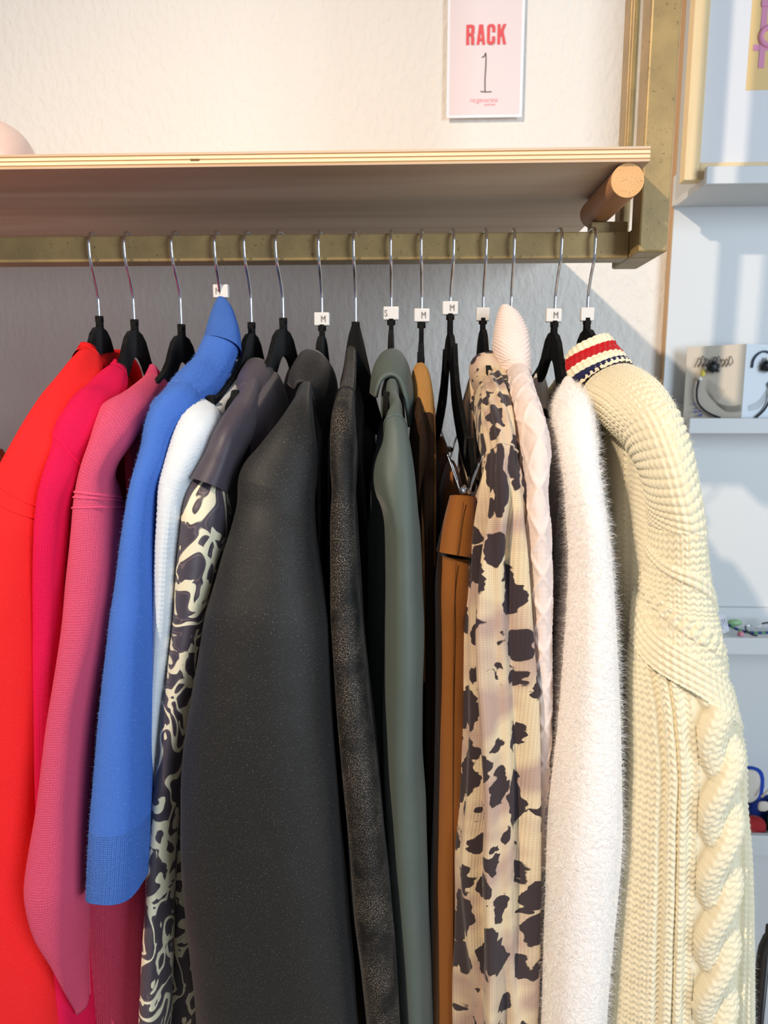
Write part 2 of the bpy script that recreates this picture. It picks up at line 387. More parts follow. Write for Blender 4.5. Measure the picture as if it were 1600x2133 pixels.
# ---------------------------------------------------------------- garment builders
def smooth01(x): x = np.clip(x, 0, 1); return x*x*(3-2*x)
def vnoise(u, v, seed=0):
    r = np.random.default_rng(seed); s = np.zeros_like(u)
    for k in range(6):
        a = r.uniform(0, 2*math.pi); f = 1.35**k; s += np.sin((u*math.cos(a)+v*math.sin(a))*f+r.uniform(0, 6.28))/1.25**k
    return s/3.0
def loftgrid(secs, nU=56, nV=150, ex=2.4, disp=None):
    Q = []
    for s in secs:
        xl, yl, xr, yr, Y, b = s
        L = P(xl, yl, Y); R = P(xr, yr, Y); Q.append(np.r_[(L+R)/2, (R-L)/2, b])
    Q = np.array(Q); d = np.r_[0, np.cumsum(np.linalg.norm(np.diff(Q[:, :3], axis=0), axis=1))]
    G = herm(Q, nV); C, A, b = G[:, :3], G[:, 3:6], G[:, 6]
    T = np.gradient(C, axis=0); T /= np.linalg.norm(T, axis=1)[:, None]
    B = np.cross(A, T); B /= np.linalg.norm(B, axis=1)[:, None]
    sg = np.where(B[:, 1:2] > 0, -1.0, 1.0); B = B*sg
    th = np.linspace(-math.pi/2, 1.5*math.pi, nU)
    cx = np.sign(np.cos(th))*np.abs(np.cos(th))**(2/ex); cy = np.sign(np.sin(th))*np.abs(np.sin(th))**(2/ex)
    V = C[:, None]+A[:, None]*cx[None, :, None]+B[:, None]*(b[:, None]*cy[None, :])[:, :, None]
    # resample each ring by arc length so patterns stay even
    out = np.empty_like(V); U = np.empty(V.shape[:2])
    for i in range(nV):
        r = V[i]; ds = np.r_[0, np.cumsum(np.linalg.norm(np.diff(r, axis=0), axis=1))]
        q = np.linspace(0, ds[-1], nU)
        for k in range(3): out[i, :, k] = np.interp(q, ds, r[:, k])
        U[i] = q-ds[-1]*.5
    V = out
    vv = np.r_[0, np.cumsum(np.linalg.norm(np.diff(C, axis=0), axis=1))]
    W = np.repeat(vv[:, None], nU, 1)
    du = np.gradient(V, axis=1); dv = np.gradient(V, axis=0); N = np.cross(du, dv); N /= np.maximum(np.linalg.norm(N, axis=2), 1e-9)[..., None]
    out_ = ((V-C[:, None])*N).sum(2); 
    if out_.mean() < 0: N = -N
    if disp is not None:
        V = V+N*disp(U, W, np.linspace(0, 1, nU)[None, :].repeat(nV, 0))[..., None]
    rows = np.clip(np.round(np.interp(d, vv, np.arange(nV))), 0, nV-1).astype(int)
    return V, U, W, N, rows, C
def emit(V, U, W, r0, r1, name, mat, parent, capT=False, capB=False, label=None):
    v = V[r0:r1+1]; nv, nu = v.shape[:2]
    uv = np.stack((U[r0:r1+1], W[r0:r1+1]), 2).reshape(-1, 2)
    Fq = gridF(nv, nu); VV = v.reshape(-1, 3); fl = [Fq]
    for on, row in ((capT, 0), (capB, nv-1)):
        if on:
            c = v[row, :-1].mean(0); VV = np.vstack((VV, c)); uv = np.vstack((uv, uv[row*nu+nu//2])); ci = len(VV)-1
            a = np.arange(row*nu, row*nu+nu-1, 2); a = a[:(nu-1)//2]
            fl.append(np.stack((a, a+1, np.minimum(a+2, row*nu+nu-1), np.full_like(a, ci)), 1))
    return mk(name, VV, np.vstack(fl), mat, parent, uv, True, label)
def loft(secs, parts, parent, mat, nU=56, nV=150, ex=2.4, disp=None, seam=None, capT=True, capB=False, seamr=.0011, voff=0., hem=None):
    """parts: list of (name, last section index or None[, material])"""
    if any(p_[0] in ('shoulder', 'sleeve', 'yoke') for p_ in parts):
        ys = np.array([q[4] if i_ == 0 else min(q[4], float(np.interp((q[1]+q[3])/2, [760, 800, 820, 845, 870, 905, 1000], [.785, .73, .70, .67, .65, .635, .62]))) for i_, q in enumerate(secs)])
        for _ in range(2): ys[1:-1] = .25*ys[:-2]+.5*ys[1:-1]+.25*ys[2:]
        secs = [(*q[:4], y_, q[5]) for q, y_ in zip(secs, ys)]
    V, U, W, N, rows, C = loftgrid(secs, nU, nV, ex, disp)
    if hem is not None:
        V[..., 2] += smooth01((W-W.max()+.05)/.05)*hem(np.linspace(0, 1, V.shape[1]))[None]
    W = W+voff; r0 = 0; obs = []
    for i, pt in enumerate(parts):
        r1 = nV-1 if pt[1] is None else rows[pt[1]]
        m = pt[2] if len(pt) > 2 else mat
        o = emit(V, U, W, r0, r1, pt[0], m, parent, capT and i == 0, capB and pt[1] is None); obs.append(o)
        if seam and i > 0:
            for k, off in enumerate(seam):
                rr = min(nV-2, r0+off)
                tube('seam', (V[rr, :-1]+N[rr, :-1]*.0002)[::2], seamr, m, o, k=6, cap=False)
        r0 = r1
    return obs, V, N, U, W
def fold(amp, n, ph=0., tw=0., start=.05, nz=0.):
    def f(U, W, s):
        e = smooth01((W-start)/.15)
        return e*amp*np.sin(2*math.pi*n*s+ph+tw*W*10)+nz*vnoise(U*60, W*18, int(ph*10)+3)
    return f
def body(parent, px, ny, mat, yn=.66, yf=1.045, T=.014, hem=-.86, seed=1, neck=(.075, .11), folds=.008, flare=0., name='body', nY=70, nZ=110, sh0=-.046, disp=None, yaw=0., nd=.012):
    n = P(px, ny, RY); X = n[0]; z0 = n[2]
    Y = np.linspace(yn, yf, nY); u = Y-RY; a = np.abs(u)
    zs = np.interp(a, [0, neck[0]*.5, neck[0]*.85, neck[0], .12, .19, .205, .24], [-neck[1], -neck[1]*.93, -.062, sh0-.002, -.066, -.088, -.104, -.15])+z0-nd*smooth01((-u-.02)/.03)
    t = np.linspace(0, 1, nZ)**1.35
    Z = zs[None]+(ZC+hem-zs[None])*t[:, None]; D = zs[None]-Z; YY = np.repeat(Y[None], nZ, 0)
    h = T*np.sqrt(np.clip(D/.03, 0, 1))*np.sqrt(np.clip(np.minimum(YY-yn, yf-YY)/.018, 0, 1))
    r = np.random.default_rng(seed); ph = r.uniform(0, 6, 3)
    f = folds*smooth01(D/.2)*(np.sin(YY*62+ph[0]+D*3)+.6*np.sin(YY*111+ph[1]-D*4))+flare*D*(RY-YY)/.2+(RY-YY)*math.tan(yaw)
    Vs = []; uvs = []; Fs = []; off = 0
    for sgn in (-1, 1):
        dd = disp(YY, D)*smooth01(h/T*1.3) if disp else 0
        V = np.stack((X+sgn*(h+dd)+f, YY, Z), 2)
        Fq = gridF(nZ, nY)
        Vs.append(V.reshape(-1, 3)); uvs.append(np.stack((YY, Z), 2).reshape(-1, 2)); Fs.append((Fq if sgn < 0 else Fq[:, ::-1])+off); off += nY*nZ
    return mk(name, np.vstack(Vs), np.vstack(Fs), mat, parent, np.vstack(uvs))
def ruled(name, A, B, mat, parent, n=40, k=14, th=.0018, bulge=.004):
    """curved sheet between two pixel polylines A,B: (x,y,Y)"""
    a = herm([P(*q) for q in A], n); b = herm([P(*q) for q in B], n)
    s = np.linspace(0, 1, k); V = a[:, None]*(1-s)[None, :, None]+b[:, None]*s[None, :, None]
    du = np.gradient(V, axis=0); dv = np.gradient(V, axis=1); N = np.cross(du, dv); N /= np.linalg.norm(N, axis=2)[..., None]
    if N[n//2, k//2, 2] < 0: N = -N
    V = V+N*(bulge*np.sin(s*math.pi))[None, :, None]
    d = np.r_[0, np.cumsum(np.linalg.norm(np.diff(a, axis=0), axis=1))]
    uv = np.stack((np.repeat(d[:, None], k, 1), np.repeat((s*.03)[None], n, 0)), 2).reshape(-1, 2)
    o = mk(name, V.reshape(-1, 3), gridF(n, k), mat, parent, uv)
    m = o.modifiers.new('cloth', 'SOLIDIFY'); m.thickness = th*2; m.offset = 0
    return o
def fuzz(name, V, N, count, L, mat, parent, wid=.00012, r0=0, r1=None, front=True, seed=3, curl=.6):
    r = np.random.default_rng(seed); nv, nu = V.shape[:2]; r1 = r1 or nv-1
    i = r.integers(r0, r1, count); lo, hi = (int(nu*.18), int(nu*.82)) if front else (0, nu-1)
    j = r.integers(lo, hi, count); fi = r.random(count)[:, None]; fj = r.random(count)[:, None]
    b = V[i, j]*(1-fi)+V[np.minimum(i+1, nv-1), j]*fi; b = b*(1-fj)+(V[i, np.minimum(j+1, nu-1)])*fj
    n = N[i, j]; ln = L*r.uniform(.4, 1.3, count)[:, None]
    d1 = n+r.normal(0, curl, (count, 3)); d1 /= np.linalg.norm(d1, axis=1)[:, None]
    d2 = d1+r.normal(0, curl*1.3, (count, 3))+np.array((0, 0, -.3)); d2 /= np.linalg.norm(d2, axis=1)[:, None]
    p0 = b-n*.0005; p1 = p0+d1*ln*.5; p2 = p1+d2*ln*.5
    sd = np.cross(d1, r.normal(0, 1, (count, 3))); sd /= np.linalg.norm(sd, axis=1)[:, None]; sd *= wid
    VV = np.stack((p0-sd, p0+sd, p1+sd*.8, p1-sd*.8, p2+sd*.3, p2-sd*.3), 1).reshape(-1, 3)
    k = np.arange(count)[:, None]*6
    Fc = np.vstack((k+np.array([[0, 1, 2, 3]]), k+np.array([[3, 2, 4, 5]])))
    o = mk(name, VV, Fc, mat, parent); o['kind'] = 'stuff'; return o
def garment(name, label, cat, px, ny):
    n = P(px, ny, RY); return thing(name, label, cat, (n[0], RY, n[2]-.1))

# ---------------------------------------------------------------- 1 orange-red sweatshirt
m = knit('red_sweatshirt_jersey', (250, 46, 46), (236, 30, 40), w=.0016, r=.0013, bs=.55, bd=.0007, var=.14, sheen=.35)
g = garment('red_sweatshirt', 'orange-red crew neck sweatshirt at the left end of the rail', 'sweatshirt', 207, 664)
body(g, 207, 664, m, seed=1, yn=.70, yaw=.14)
S = [(163,728,206,762,.80,.012),(140,760,212,800,.775,.016),(112,800,205,850,.745,.02),(78,858,180,910,.70,.025),(46,926,150,965,.66,.03),
     (8,1003,112,1062,.63,.035),(-12,1090,106,1120,.615,.04),(-30,1300,101,1300,.61,.045),(-40,1550,99,1550,.61,.045),(-45,1750,103,1750,.605,.045),
     (-50,1950,125,1950,.60,.045),(-50,2260,165,2260,.60,.045)]
loft(S, [('shoulder', 5), ('sleeve', None)], g, m, seam=(0, 2), disp=fold(.0038, 3, .5, .3, .1, .0018))
rib = knit('red_rib', (240, 36, 36), (200, 10, 20), w=.003, r=.0016, bs=.7, bd=.0008)
loft([(170,718,198,722,.805,.010),(160,730,209,760,.80,.014),(150,742,213,785,.785,.017)], [('collar', None)], g, rib, nV=30)
tube('back_collar', [P(209,760,.82), P(222,752,.88), P(245,746,.925), P(262,752,.94), P(278,772,.95), P(287,800,.96)], [.008,.011,.012,.012,.011,.008], rib, g, n=30, k=10)

# ---------------------------------------------------------------- 2 hot pink sweater
m = knit('hot_pink_knit', (240, 28, 84), (214, 10, 60), w=.0019, r=.0017, bs=.7, bd=.0007, var=.12, sheen=.35)
g = garment('hot_pink_sweater', 'hot pink fine knit sweater between the red sweatshirt and dusty pink sweater', 'sweater', 280, 671)
body(g, 280, 671, m, seed=2, yn=.68, yaw=.07)
S = [(232,757,252,790,.80,.012),(205,782,262,815,.775,.016),(165,822,250,862,.74,.02),(143,840,225,890,.71,.025),(126,862,205,935,.685,.028),(106,905,178,995,.65,.032),(103,970,170,1040,.635,.036),
     (100,1100,165,1100,.625,.04),(98,1300,158,1300,.62,.04),(97,1500,152,1500,.62,.04),(100,1650,150,1650,.62,.04),(110,1850,165,1850,.625,.04),(128,2000,178,2000,.625,.04),(150,2260,200,2260,.625,.04)]
loft(S, [('shoulder', 5), ('sleeve', None)], g, m, seam=(0,), disp=fold(.002, 2, 1.5, .3, .1, .001))
loft([(236,757,248,762,.805,.009),(222,768,258,795,.795,.014)], [('collar', None)], g, m, nV=20)

# ---------------------------------------------------------------- 3 dusty pink sweater
m = knit('dusty_pink_knit', (240, 96, 128), (214, 62, 100), w=.0024, r=.0021, bs=.8, bd=.0009, var=.13, sheen=.3)
g = garment('dusty_pink_sweater', 'dusty pink knit sweater with raised armhole seam beside the blue sweater', 'sweater', 378, 681)
body(g, 378, 681, m, seed=3, yn=.68, flare=-.02)
S = [(296,790,336,818,.785,.014),(262,815,318,860,.76,.018),(238,828,296,895,.73,.022),(206,850,262,940,.69,.03),(186,925,240,985,.66,.034),(172,1030,243,1038,.635,.036),
     (168,1110,250,1100,.625,.04),(158,1200,254,1190,.615,.042),(148,1300,240,1300,.605,.042),(122,1480,200,1480,.595,.042),(97,1650,182,1650,.585,.04),(72,1780,177,1790,.58,.04),
     (69,1830,175,1830,.58,.04),(86,1895,174,1895,.58,.038),(118,1950,174,1950,.585,.034),(150,2020,174,2020,.59,.026),(171,2090,177,2095,.60,.012)]
loft(S, [('shoulder', 5), ('sleeve', None)], g, m, seam=(0, 1, 3), disp=fold(.0015, 2, 2.5, .3, .1, .0008), nV=190, capB=True)
loft([(312,767,330,772,.80,.010),(300,786,338,812,.79,.014),(292,800,334,830,.78,.016)], [('collar', None)], g, knit('dusty_pink_rib', (236, 86, 122), (196, 50, 90), w=.003, r=.002, bs=.9, bd=.001), nV=30)
loft([(230,1150,340,1150,.70,.03),(190,1400,335,1400,.69,.035),(174,1620,330,1620,.675,.04),(172,1850,328,1850,.67,.042),(174,2260,325,2260,.67,.042)], [('front_panel', None)], g, m, disp=fold(.003, 3, .2, .1, .0, .001))

# ---------------------------------------------------------------- 4 blue sweater
m = knit('blue_merino', (78, 122, 206), (54, 94, 176), w=.0017, r=.0015, bs=.55, bd=.0006, var=.12, sheen=.4)
mr = knit('blue_rib', (84, 128, 212), (54, 92, 170), w=.0034, r=.002, bs=.9, bd=.0011, sheen=.4)
g = garment('blue_sweater', 'bright blue high-necked sweater with ribbed cuff hanging low', 'sweater', 461, 640)
body(g, 461, 655, m, seed=4, neck=(.05, .08))
loft([(455,622,472,624,.82,.008),(449,636,481,636,.818,.012),(441,660,490,657,.812,.015),(431,692,500,694,.80,.018),(424,714,503,735,.79,.02)], [('collar', None)], g, mr, nV=50)
S = [(428,700,500,722,.80,.018),(400,752,470,800,.77,.02),(368,780,440,850,.73,.024),(338,815,402,878,.69,.027),(326,826,385,895,.675,.029),(303,868,362,925,.65,.032),(292,930,347,985,.635,.034),(286,1010,341,1030,.625,.036),
     (274,1120,338,1120,.615,.04),(258,1225,336,1225,.61,.042),(246,1300,333,1300,.605,.044),(226,1456,327,1456,.60,.045),(213,1593,322,1593,.595,.045),(204,1690,319,1690,.59,.045),(199,1770,317,1760,.59,.045),(194,1843,314,1810,.59,.044)]
_, V, N, U, W = loft(S, [('shoulder', 5), ('sleeve', 13), ('cuff', None, mr)], g, m, disp=fold(.0015, 2, .9, .3, .1, .001), nV=190, hem=lambda q: .0075*np.exp(-((q-.56)/.10)**2)-.003*np.exp(-((q-.40)/.05)**2))
fz_blue = plain('blue_fuzz', (130, 168, 240), .9)
fuzz('fuzz', V, N, 20000, .0026, fz_blue, g, wid=.00005)

# ---------------------------------------------------------------- 5 pale grey cable knit
def vst(x, v, wd, rh):
    a = np.abs((x/wd) % 1.0*2-1); q = (a-.5)*2
    return np.sqrt(np.clip(1-q*q, 0, 1))*(.62+.38*np.cos(2*math.pi*(v/rh+.6*a)))
def purl(x, v, wd, rh):
    return .5+.5*np.cos(2*math.pi*v/rh+.5*math.pi*np.sin(2*math.pi*x/wd))
def yarn(name, c, c2, sheen=.3):
    t = NT(name); vec, u, v = t.uv(); a = t.noise(t.mapping(vec, (1, 1, 1)), 1500, 3, .65); b = t.noise(vec, 120, 2)
    t.set(color=t.mix(t.math('MULTIPLY', t.math('ADD', a, b), .5), srgb(*c), srgb(*c2)), rough=.95, sheen=sheen, spec=.12); t.bump(a, .5, .0005); return t.m
m = yarn('pale_grey_yarn', (226, 230, 232), (196, 202, 206))
g = garment('pale_grey_sweater', 'pale grey chunky ribbed knit half hidden behind the satin shirt', 'sweater', 524, 677)
def rows5(U, W, s):
    x = -U; e = smooth01((W-.21)/.02)
    return .0011*(vst(x, W, .0052, .0042)*(.35+.65*(np.sin(x/.0104*2*math.pi+1) > -.2))*e+(1-e)*vst(x, W, .004, .0036))
body(g, 524, 677, m, seed=5, neck=(.07, .13))
S = [(402,828,440,840,.79,.014),(385,842,455,895,.755,.018),(368,880,452,925,.71,.024),(352,950,430,975,.67,.028),(339,1005,404,1030,.645,.03),(340,1060,398,1070,.635,.032),(338,1128,391,1128,.63,.034),
     (334,1264,380,1264,.625,.034),(327,1417,362,1417,.622,.03),(322,1534,349,1534,.62,.028),(319,1690,337,1690,.62,.02),(314,1807,329,1807,.62,.018),(310,1925,321,1925,.62,.015),(303,2081,316,2081,.62,.015),(298,2260,311,2260,.62,.015)]
loft(S, [('shoulder', 4), ('sleeve', None)], g, m, nU=150, nV=560, disp=rows5)
loft([(414,810,434,808,.80,.01),(404,822,440,830,.79,.015),(400,832,443,846,.783,.016)], [('collar', None)], g, m, nU=90, nV=40, disp=lambda U, W, s: .0009*np.abs(np.sin(U*900)))
tube('neckband', [P(439,830,.80), P(447,850,.81), P(460,862,.83), P(478,866,.86), P(500,862,.90), P(515,850,.94)], [.006,.008,.009,.009,.009,.007], m, g, n=30, k=12)

# ---------------------------------------------------------------- 6 dark satin shirt with cream swirl print
def satin(name, printed=True):
    t = NT(name); vec, u, v = t.uv(); w_ = t.math('SINE', t.math('MULTIPLY', t.math('ADD', u, t.math('MULTIPLY', v, .7)), 2*math.pi/.0011))
    base = t.mix(t.noise(vec, 60, 2), srgb(78, 68, 76), srgb(58, 51, 60))
    if printed:
        n = t.noise(t.mapping(vec, (1, .75, 1)), 25, 1.0, .4, 1.7); d = t.math('ABSOLUTE', t.math('SUBTRACT', n, .5))
        n2 = t.noise(t.mapping(vec, (1, .8, 1), (0, 0, .6)), 34, 1, .4, 2.2)
        line = t.ramp(d, [(.040, (1,1,1)), (.046, (0,0,0))]); blob = t.ramp(n2, [(.612, (0,0,0)), (.620, (1,1,1))])
        ring = t.ramp(d, [(.060, (0,0,0)), (.064, (1,1,1)), (.070, (1,1,1)), (.074, (0,0,0))])
        ink = t.math('MAXIMUM', line, blob); base = t.mix(t.math('MULTIPLY', ring, .35), base, srgb(150, 124, 120))
        col = t.mix(ink, base, srgb(232, 222, 190))
    else: col = base
    t.set(color=col, rough=.42, spec=.45, sheen=.1); t.bump(w_, .35, .0004); return t.m
m = satin('printed_satin'); m0 = satin('plain_dark_satin', False)
g = garment('satin_shirt', 'dark satin shirt with cream swirl print and plain collar', 'shirt', 590, 668)
body(g, 590, 668, m0, seed=6, neck=(.06, .12))
S = [(505,800,545,805,.755,.014),(488,848,540,850,.775,.016),(466,885,528,892,.74,.02),(446,928,505,930,.71,.024),(422,970,488,985,.675,.028),(402,1004,474,1028,.645,.032)]
loft(S, [('yoke', None)], g, m0, nV=70, disp=fold(.001, 2, .3, 0, .02, .001))
S = [(404,1000,476,1026,.65,.0315),(395,1035,480,1045,.635,.034),(389,1075,478,1075,.63,.036),(384,1115,474,1115,.625,.036),(378,1182,462,1182,.62,.036),(371,1300,436,1300,.617,.034),(354,1440,408,1440,.615,.032),
     (340,1569,387,1569,.612,.03),(329,1690,372,1690,.61,.03),(320,1827,362,1827,.61,.03),(313,1964,356,1964,.61,.03),(304,2133,352,2133,.61,.03),(300,2260,350,2260,.61,.03)]
loft(S, [('sleeve', None)], g, m, disp=fold(.002, 3, 1.1, .4, .08, .0012))
loft([(440,1150,480,1150,.66,.02),(400,1400,440,1400,.65,.022),(376,1600,408,1600,.645,.022),(364,1750,394,1750,.645,.022),(360,1886,402,1886,.645,.022),(356,2003,416,2003,.645,.022),(352,2133,424,2133,.645,.022),(350,2260,428,2260,.645,.022)],
     [('front_panel', None)], g, m, disp=fold(.002, 2, 2.1, .4, .0, .001))
loft([(515,850,545,830,.80,.01),(500,890,540,870,.785,.012),(488,935,535,915,.77,.014),(478,1000,508,1000,.74,.016),(470,1090,502,1090,.72,.018),(462,1220,490,1220,.70,.02)], [('placket', None)], g, m, disp=fold(.0015, 2, .4, .4, .0, .001))
ruled('collar', [(503,795,.795),(508,768,.795),(520,752,.795),(536,748,.795),(556,757,.795),(572,785,.795),(582,830,.795),(586,880,.795)],
      [(500,812,.715),(506,802,.715),(514,800,.715),(524,806,.715),(535,824,.715),(548,860,.715),(560,895,.72),(576,912,.73)], m0, g)
loft([(512,766,566,775,.80,.012),(510,800,578,830,.795,.012),(524,840,578,880,.795,.010)], [('collar_stand', None)], g, m0, nV=30)

# ---------------------------------------------------------------- 7 wide charcoal jacket
m = cloth('charcoal_scuba', (33, 32, 30), (23, 22, 21), rough=.62, sheen=.12, grain=700, bs=.35, bd=.0004, spec=.35, speck=(.63, (104, 102, 98)))
g = garment('charcoal_jacket', 'wide smooth charcoal jacket with folded collar at the centre of the rail', 'jacket', 671, 682)
body(g, 671, 682, m, seed=7, neck=(.06, .12))
S = [(622,800,645,812,.755,.015),(610,840,648,850,.77,.018),(590,882,655,890,.735,.022),(548,929,662,940,.69,.026),(512,964,660,1000,.655,.03),(497,995,656,1040,.635,.034),(494,1050,657,1080,.625,.036),(482,1105,660,1120,.615,.04),
     (463,1168,668,1180,.605,.042),(441,1250,678,1250,.60,.045),(428,1300,684,1300,.595,.045),(403,1456,692,1456,.59,.048),(389,1560,699,1560,.587,.048),(384,1690,710,1690,.585,.048),(384,1768,718,1768,.585,.048),
     (392,1886,728,1886,.585,.048),(405,2003,739,2003,.585,.048),(416,2133,750,2133,.585,.048),(425,2260,760,2260,.585,.048)]
loft(S, [('shoulder', 5), ('sleeve', None)], g, m, ex=2.2, disp=fold(.0015, 1, 1.3, .2, .1, .0012))
ruled('collar', [(614,790,.795),(617,758,.795),(627,738,.795),(642,730,.795),(664,735,.795),(684,757,.795),(697,785,.795),(703,830,.795)],
      [(614,812,.715),(619,800,.715),(628,796,.715),(640,801,.715),(648,820,.715),(652,850,.715),(657,878,.715),(668,888,.72)], m, g, bulge=.006)
loft([(622,752,690,765,.82,.02),(618,790,697,800,.815,.02),(640,830,700,850,.81,.016),(655,880,698,900,.80,.01)], [('collar_fall', None)], g, m, nV=40)

# ---------------------------------------------------------------- 8 glittering black velvet top
def velvet():
    t = NT('velvet_painted_glints'); vec, u, v = t.uv(); a = t.noise(t.mapping(vec, (1, 1, 1)), 1300, 2, .75); b = t.noise(vec, 26, 3, .6, .5); c = t.noise(vec, 700, 2)
    f = t.math('MULTIPLY', t.ramp(a, [(.565, (0,0,0)), (.66, (1,1,1))]), t.ramp(b, [(.36, (.06,)*3), (.62, (1,1,1))]))  # mask of pale specks, glints of the pile painted into the base colour
    t.set(color=t.mix(f, srgb(13, 12, 12), srgb(200, 182, 158)), rough=.6, sheen=.2, sheenr=.25, spec=.3); t.bump(c, .7, .0012); return t.m
m = velvet()
g = garment('velvet_blouse', 'glittering black velvet blouse between the charcoal and green jackets', 'blouse', 741, 676)
mb = cloth('black_lining', (16, 15, 15), (10, 10, 10), rough=.8, spec=.12)
body(g, 741, 676, mb, seed=8, neck=(.06, .1))
loft([(731,684,751,684,.83,.008),(725,706,757,710,.825,.012),(717,762,768,758,.81,.016),(708,808,783,826,.80,.018),(716,850,798,885,.80,.016),(760,885,795,914,.80,.008)], [('collar', None)], g, mb, nV=60)
S = [(718,740,742,745,.80,.012),(711,793,741,800,.785,.014),(699,835,738,842,.76,.016),(691,883,741,885,.73,.02),(690,925,744,925,.70,.024),(692,981,743,981,.67,.028),(695,1023,742,1035,.65,.03),(692,1094,746,1094,.635,.032),
     (690,1206,754,1206,.625,.034),(690,1300,761,1300,.62,.036),(695,1417,773,1417,.615,.038),(707,1573,789,1573,.61,.04),(719,1690,800,1690,.605,.04),(734,1886,820,1886,.60,.04),(750,2003,828,2003,.60,.04),(764,2133,834,2133,.60,.04),(775,2260,842,2260,.60,.04)]
loft(S, [('shoulder', 2), ('sleeve', None)], g, m, seam=(0,), disp=fold(.0018, 2, .2, .4, .1, .0015), nV=180)

# ---------------------------------------------------------------- 9 dark green jacket
m = cloth('dark_green_twill', (88, 98, 90), (72, 82, 76), rough=.5, sheen=.1, grain=800, bs=.25, bd=.0003, spec=.4, weave=.0009)
g = garment('green_jacket', 'dark green smooth jacket with arched collar beside the velvet blouse', 'jacket', 815, 670)
body(g, 815, 670, m, seed=9, neck=(.06, .12), nd=.05)
S = [(806,780,828,780,.76,.012),(804,841,832,841,.77,.015),(808,874,835,876,.745,.018),(800,914,848,898,.715,.022),(784,953,856,950,.69,.026),(780,995,862,995,.67,.03),(786,1030,866,1038,.655,.032),(798,1060,869,1070,.645,.034),
     (805,1100,872,1100,.638,.036),(806,1200,876,1200,.63,.038),(805,1300,880,1300,.628,.04),(803,1534,876,1534,.625,.04),(806,1650,882,1650,.625,.04),(812,1800,888,1800,.625,.04),(825,2000,895,2000,.625,.04),(835,2133,898,2133,.625,.04),(842,2260,902,2260,.625,.04)]
loft(S, [('shoulder', 3), ('sleeve', None)], g, m, seam=(0,), disp=fold(.0022, 2, 2.6, .3, .05, .0012), nV=180)
loft([(770,1000,815,1000,.73,.02),(771,1100,812,1100,.71,.02),(770,1300,812,1300,.70,.024),(775,1600,818,1600,.69,.026),(800,2260,850,2260,.69,.026)], [('front_panel', None)], g, m)
ruled('collar', [(783,810,.795),(784,770,.795),(792,743,.795),(805,732,.795),(820,729,.795),(836,738,.795),(847,768,.795),(853,815,.795),(857,860,.795)],
      [(783,828,.715),(788,808,.715),(795,792,.715),(806,784,.715),(818,782,.715),(830,790,.715),(840,812,.715),(847,848,.715),(853,890,.715)], m, g, bulge=.005)

# ---------------------------------------------------------------- 10 dark knit with camel trim
mc = knit('camel_rib', (204, 150, 84), (160, 104, 48), w=.0026, r=.002, bs=.9, bd=.001)
m = knit('dark_brown_knit', (66, 44, 26), (36, 24, 16), w=.0026, r=.002, bs=.8, bd=.001)
g = garment('camel_trimmed_knit', 'dark brown knit with camel ribbed edge beside the green jacket', 'knitwear', 878, 676)
body(g, 872, 690, m, seed=10, T=.008, neck=(.05, .12))
S = [(864,772,888,766,.80,.008),(858,790,896,782,.785,.012),(860,835,904,832,.76,.016),(867,890,907,890,.73,.02),(874,950,908,950,.70,.024),(876,1066,908,1066,.67,.026),(879,1200,908,1200,.665,.026),(881,1300,910,1300,.665,.026),(884,1600,912,1600,.665,.026),(890,2260,915,2260,.665,.026)]
loft(S, [('neck_trim', 3, mc), ('front_edge', None)], g, m, nV=120, disp=lambda U, W, s: -.004*np.exp(-(U/.006)**2)*smooth01((W-.07)/.04))
mce = knit('shaded_camel_rib', (112, 74, 40), (80, 50, 26), w=.0026, r=.002)  # camel rib edge with its shading put into a darker brown
tube('rib_edge', [P(876,900,.705), P(879,1000,.67), P(881,1100,.648), P(883,1300,.64), P(884,1420,.64)], .0014, mce, g, n=50)
tube('rib_edge', [P(904,850,.735), P(906,950,.68), P(906,1060,.65), P(906,1180,.642)], .0013, mce, g, n=40)

# ---------------------------------------------------------------- 11 brown trousers
m = cloth('brown_flannel', (150, 92, 38), (124, 72, 26), rough=.85, sheen=.3, grain=700, bs=.3, bd=.0004)
g = garment('brown_trousers', 'rust brown trousers clipped by the waistband beside the leopard blouse', 'trousers', 945, 780)
loft([(938,1033,990,1036,.645,.016),(922,1094,992,1084,.64,.022),(909,1148,989,1161,.635,.026)], [('waistband', None)], g, m, nV=50, disp=fold(.001, 2, .3, .2, 0, .001))
S = [(912,1146,987,1158,.64,.024),(908,1220,983,1220,.64,.03),(908,1300,976,1300,.64,.03),(903,1573,978,1573,.64,.032),(892,1847,968,1847,.64,.034),(887,2133,970,2133,.64,.034),(884,2260,970,2260,.64,.034)]
loft(S, [('leg', None)], g, m, disp=fold(.002, 2, 1.9, .1, .02, .001))
tube('side_seam', [P(966,1045,.622), P(958,1110,.613), P(953,1156,.608)], .0004, cloth('seam_thread', (104, 60, 24)), g, n=20)
tube('side_seam', [P(950,1172,.612), P(946,1300,.608), P(944,1573,.606), P(944,1850,.604), P(944,2200,.604)], .0004, bpy.data.materials['seam_thread'], g, n=60)
body(g, 930, 800, m, yn=.69, yf=1.0, seed=11, neck=(.01, .12), sh0=-.12, T=.012)
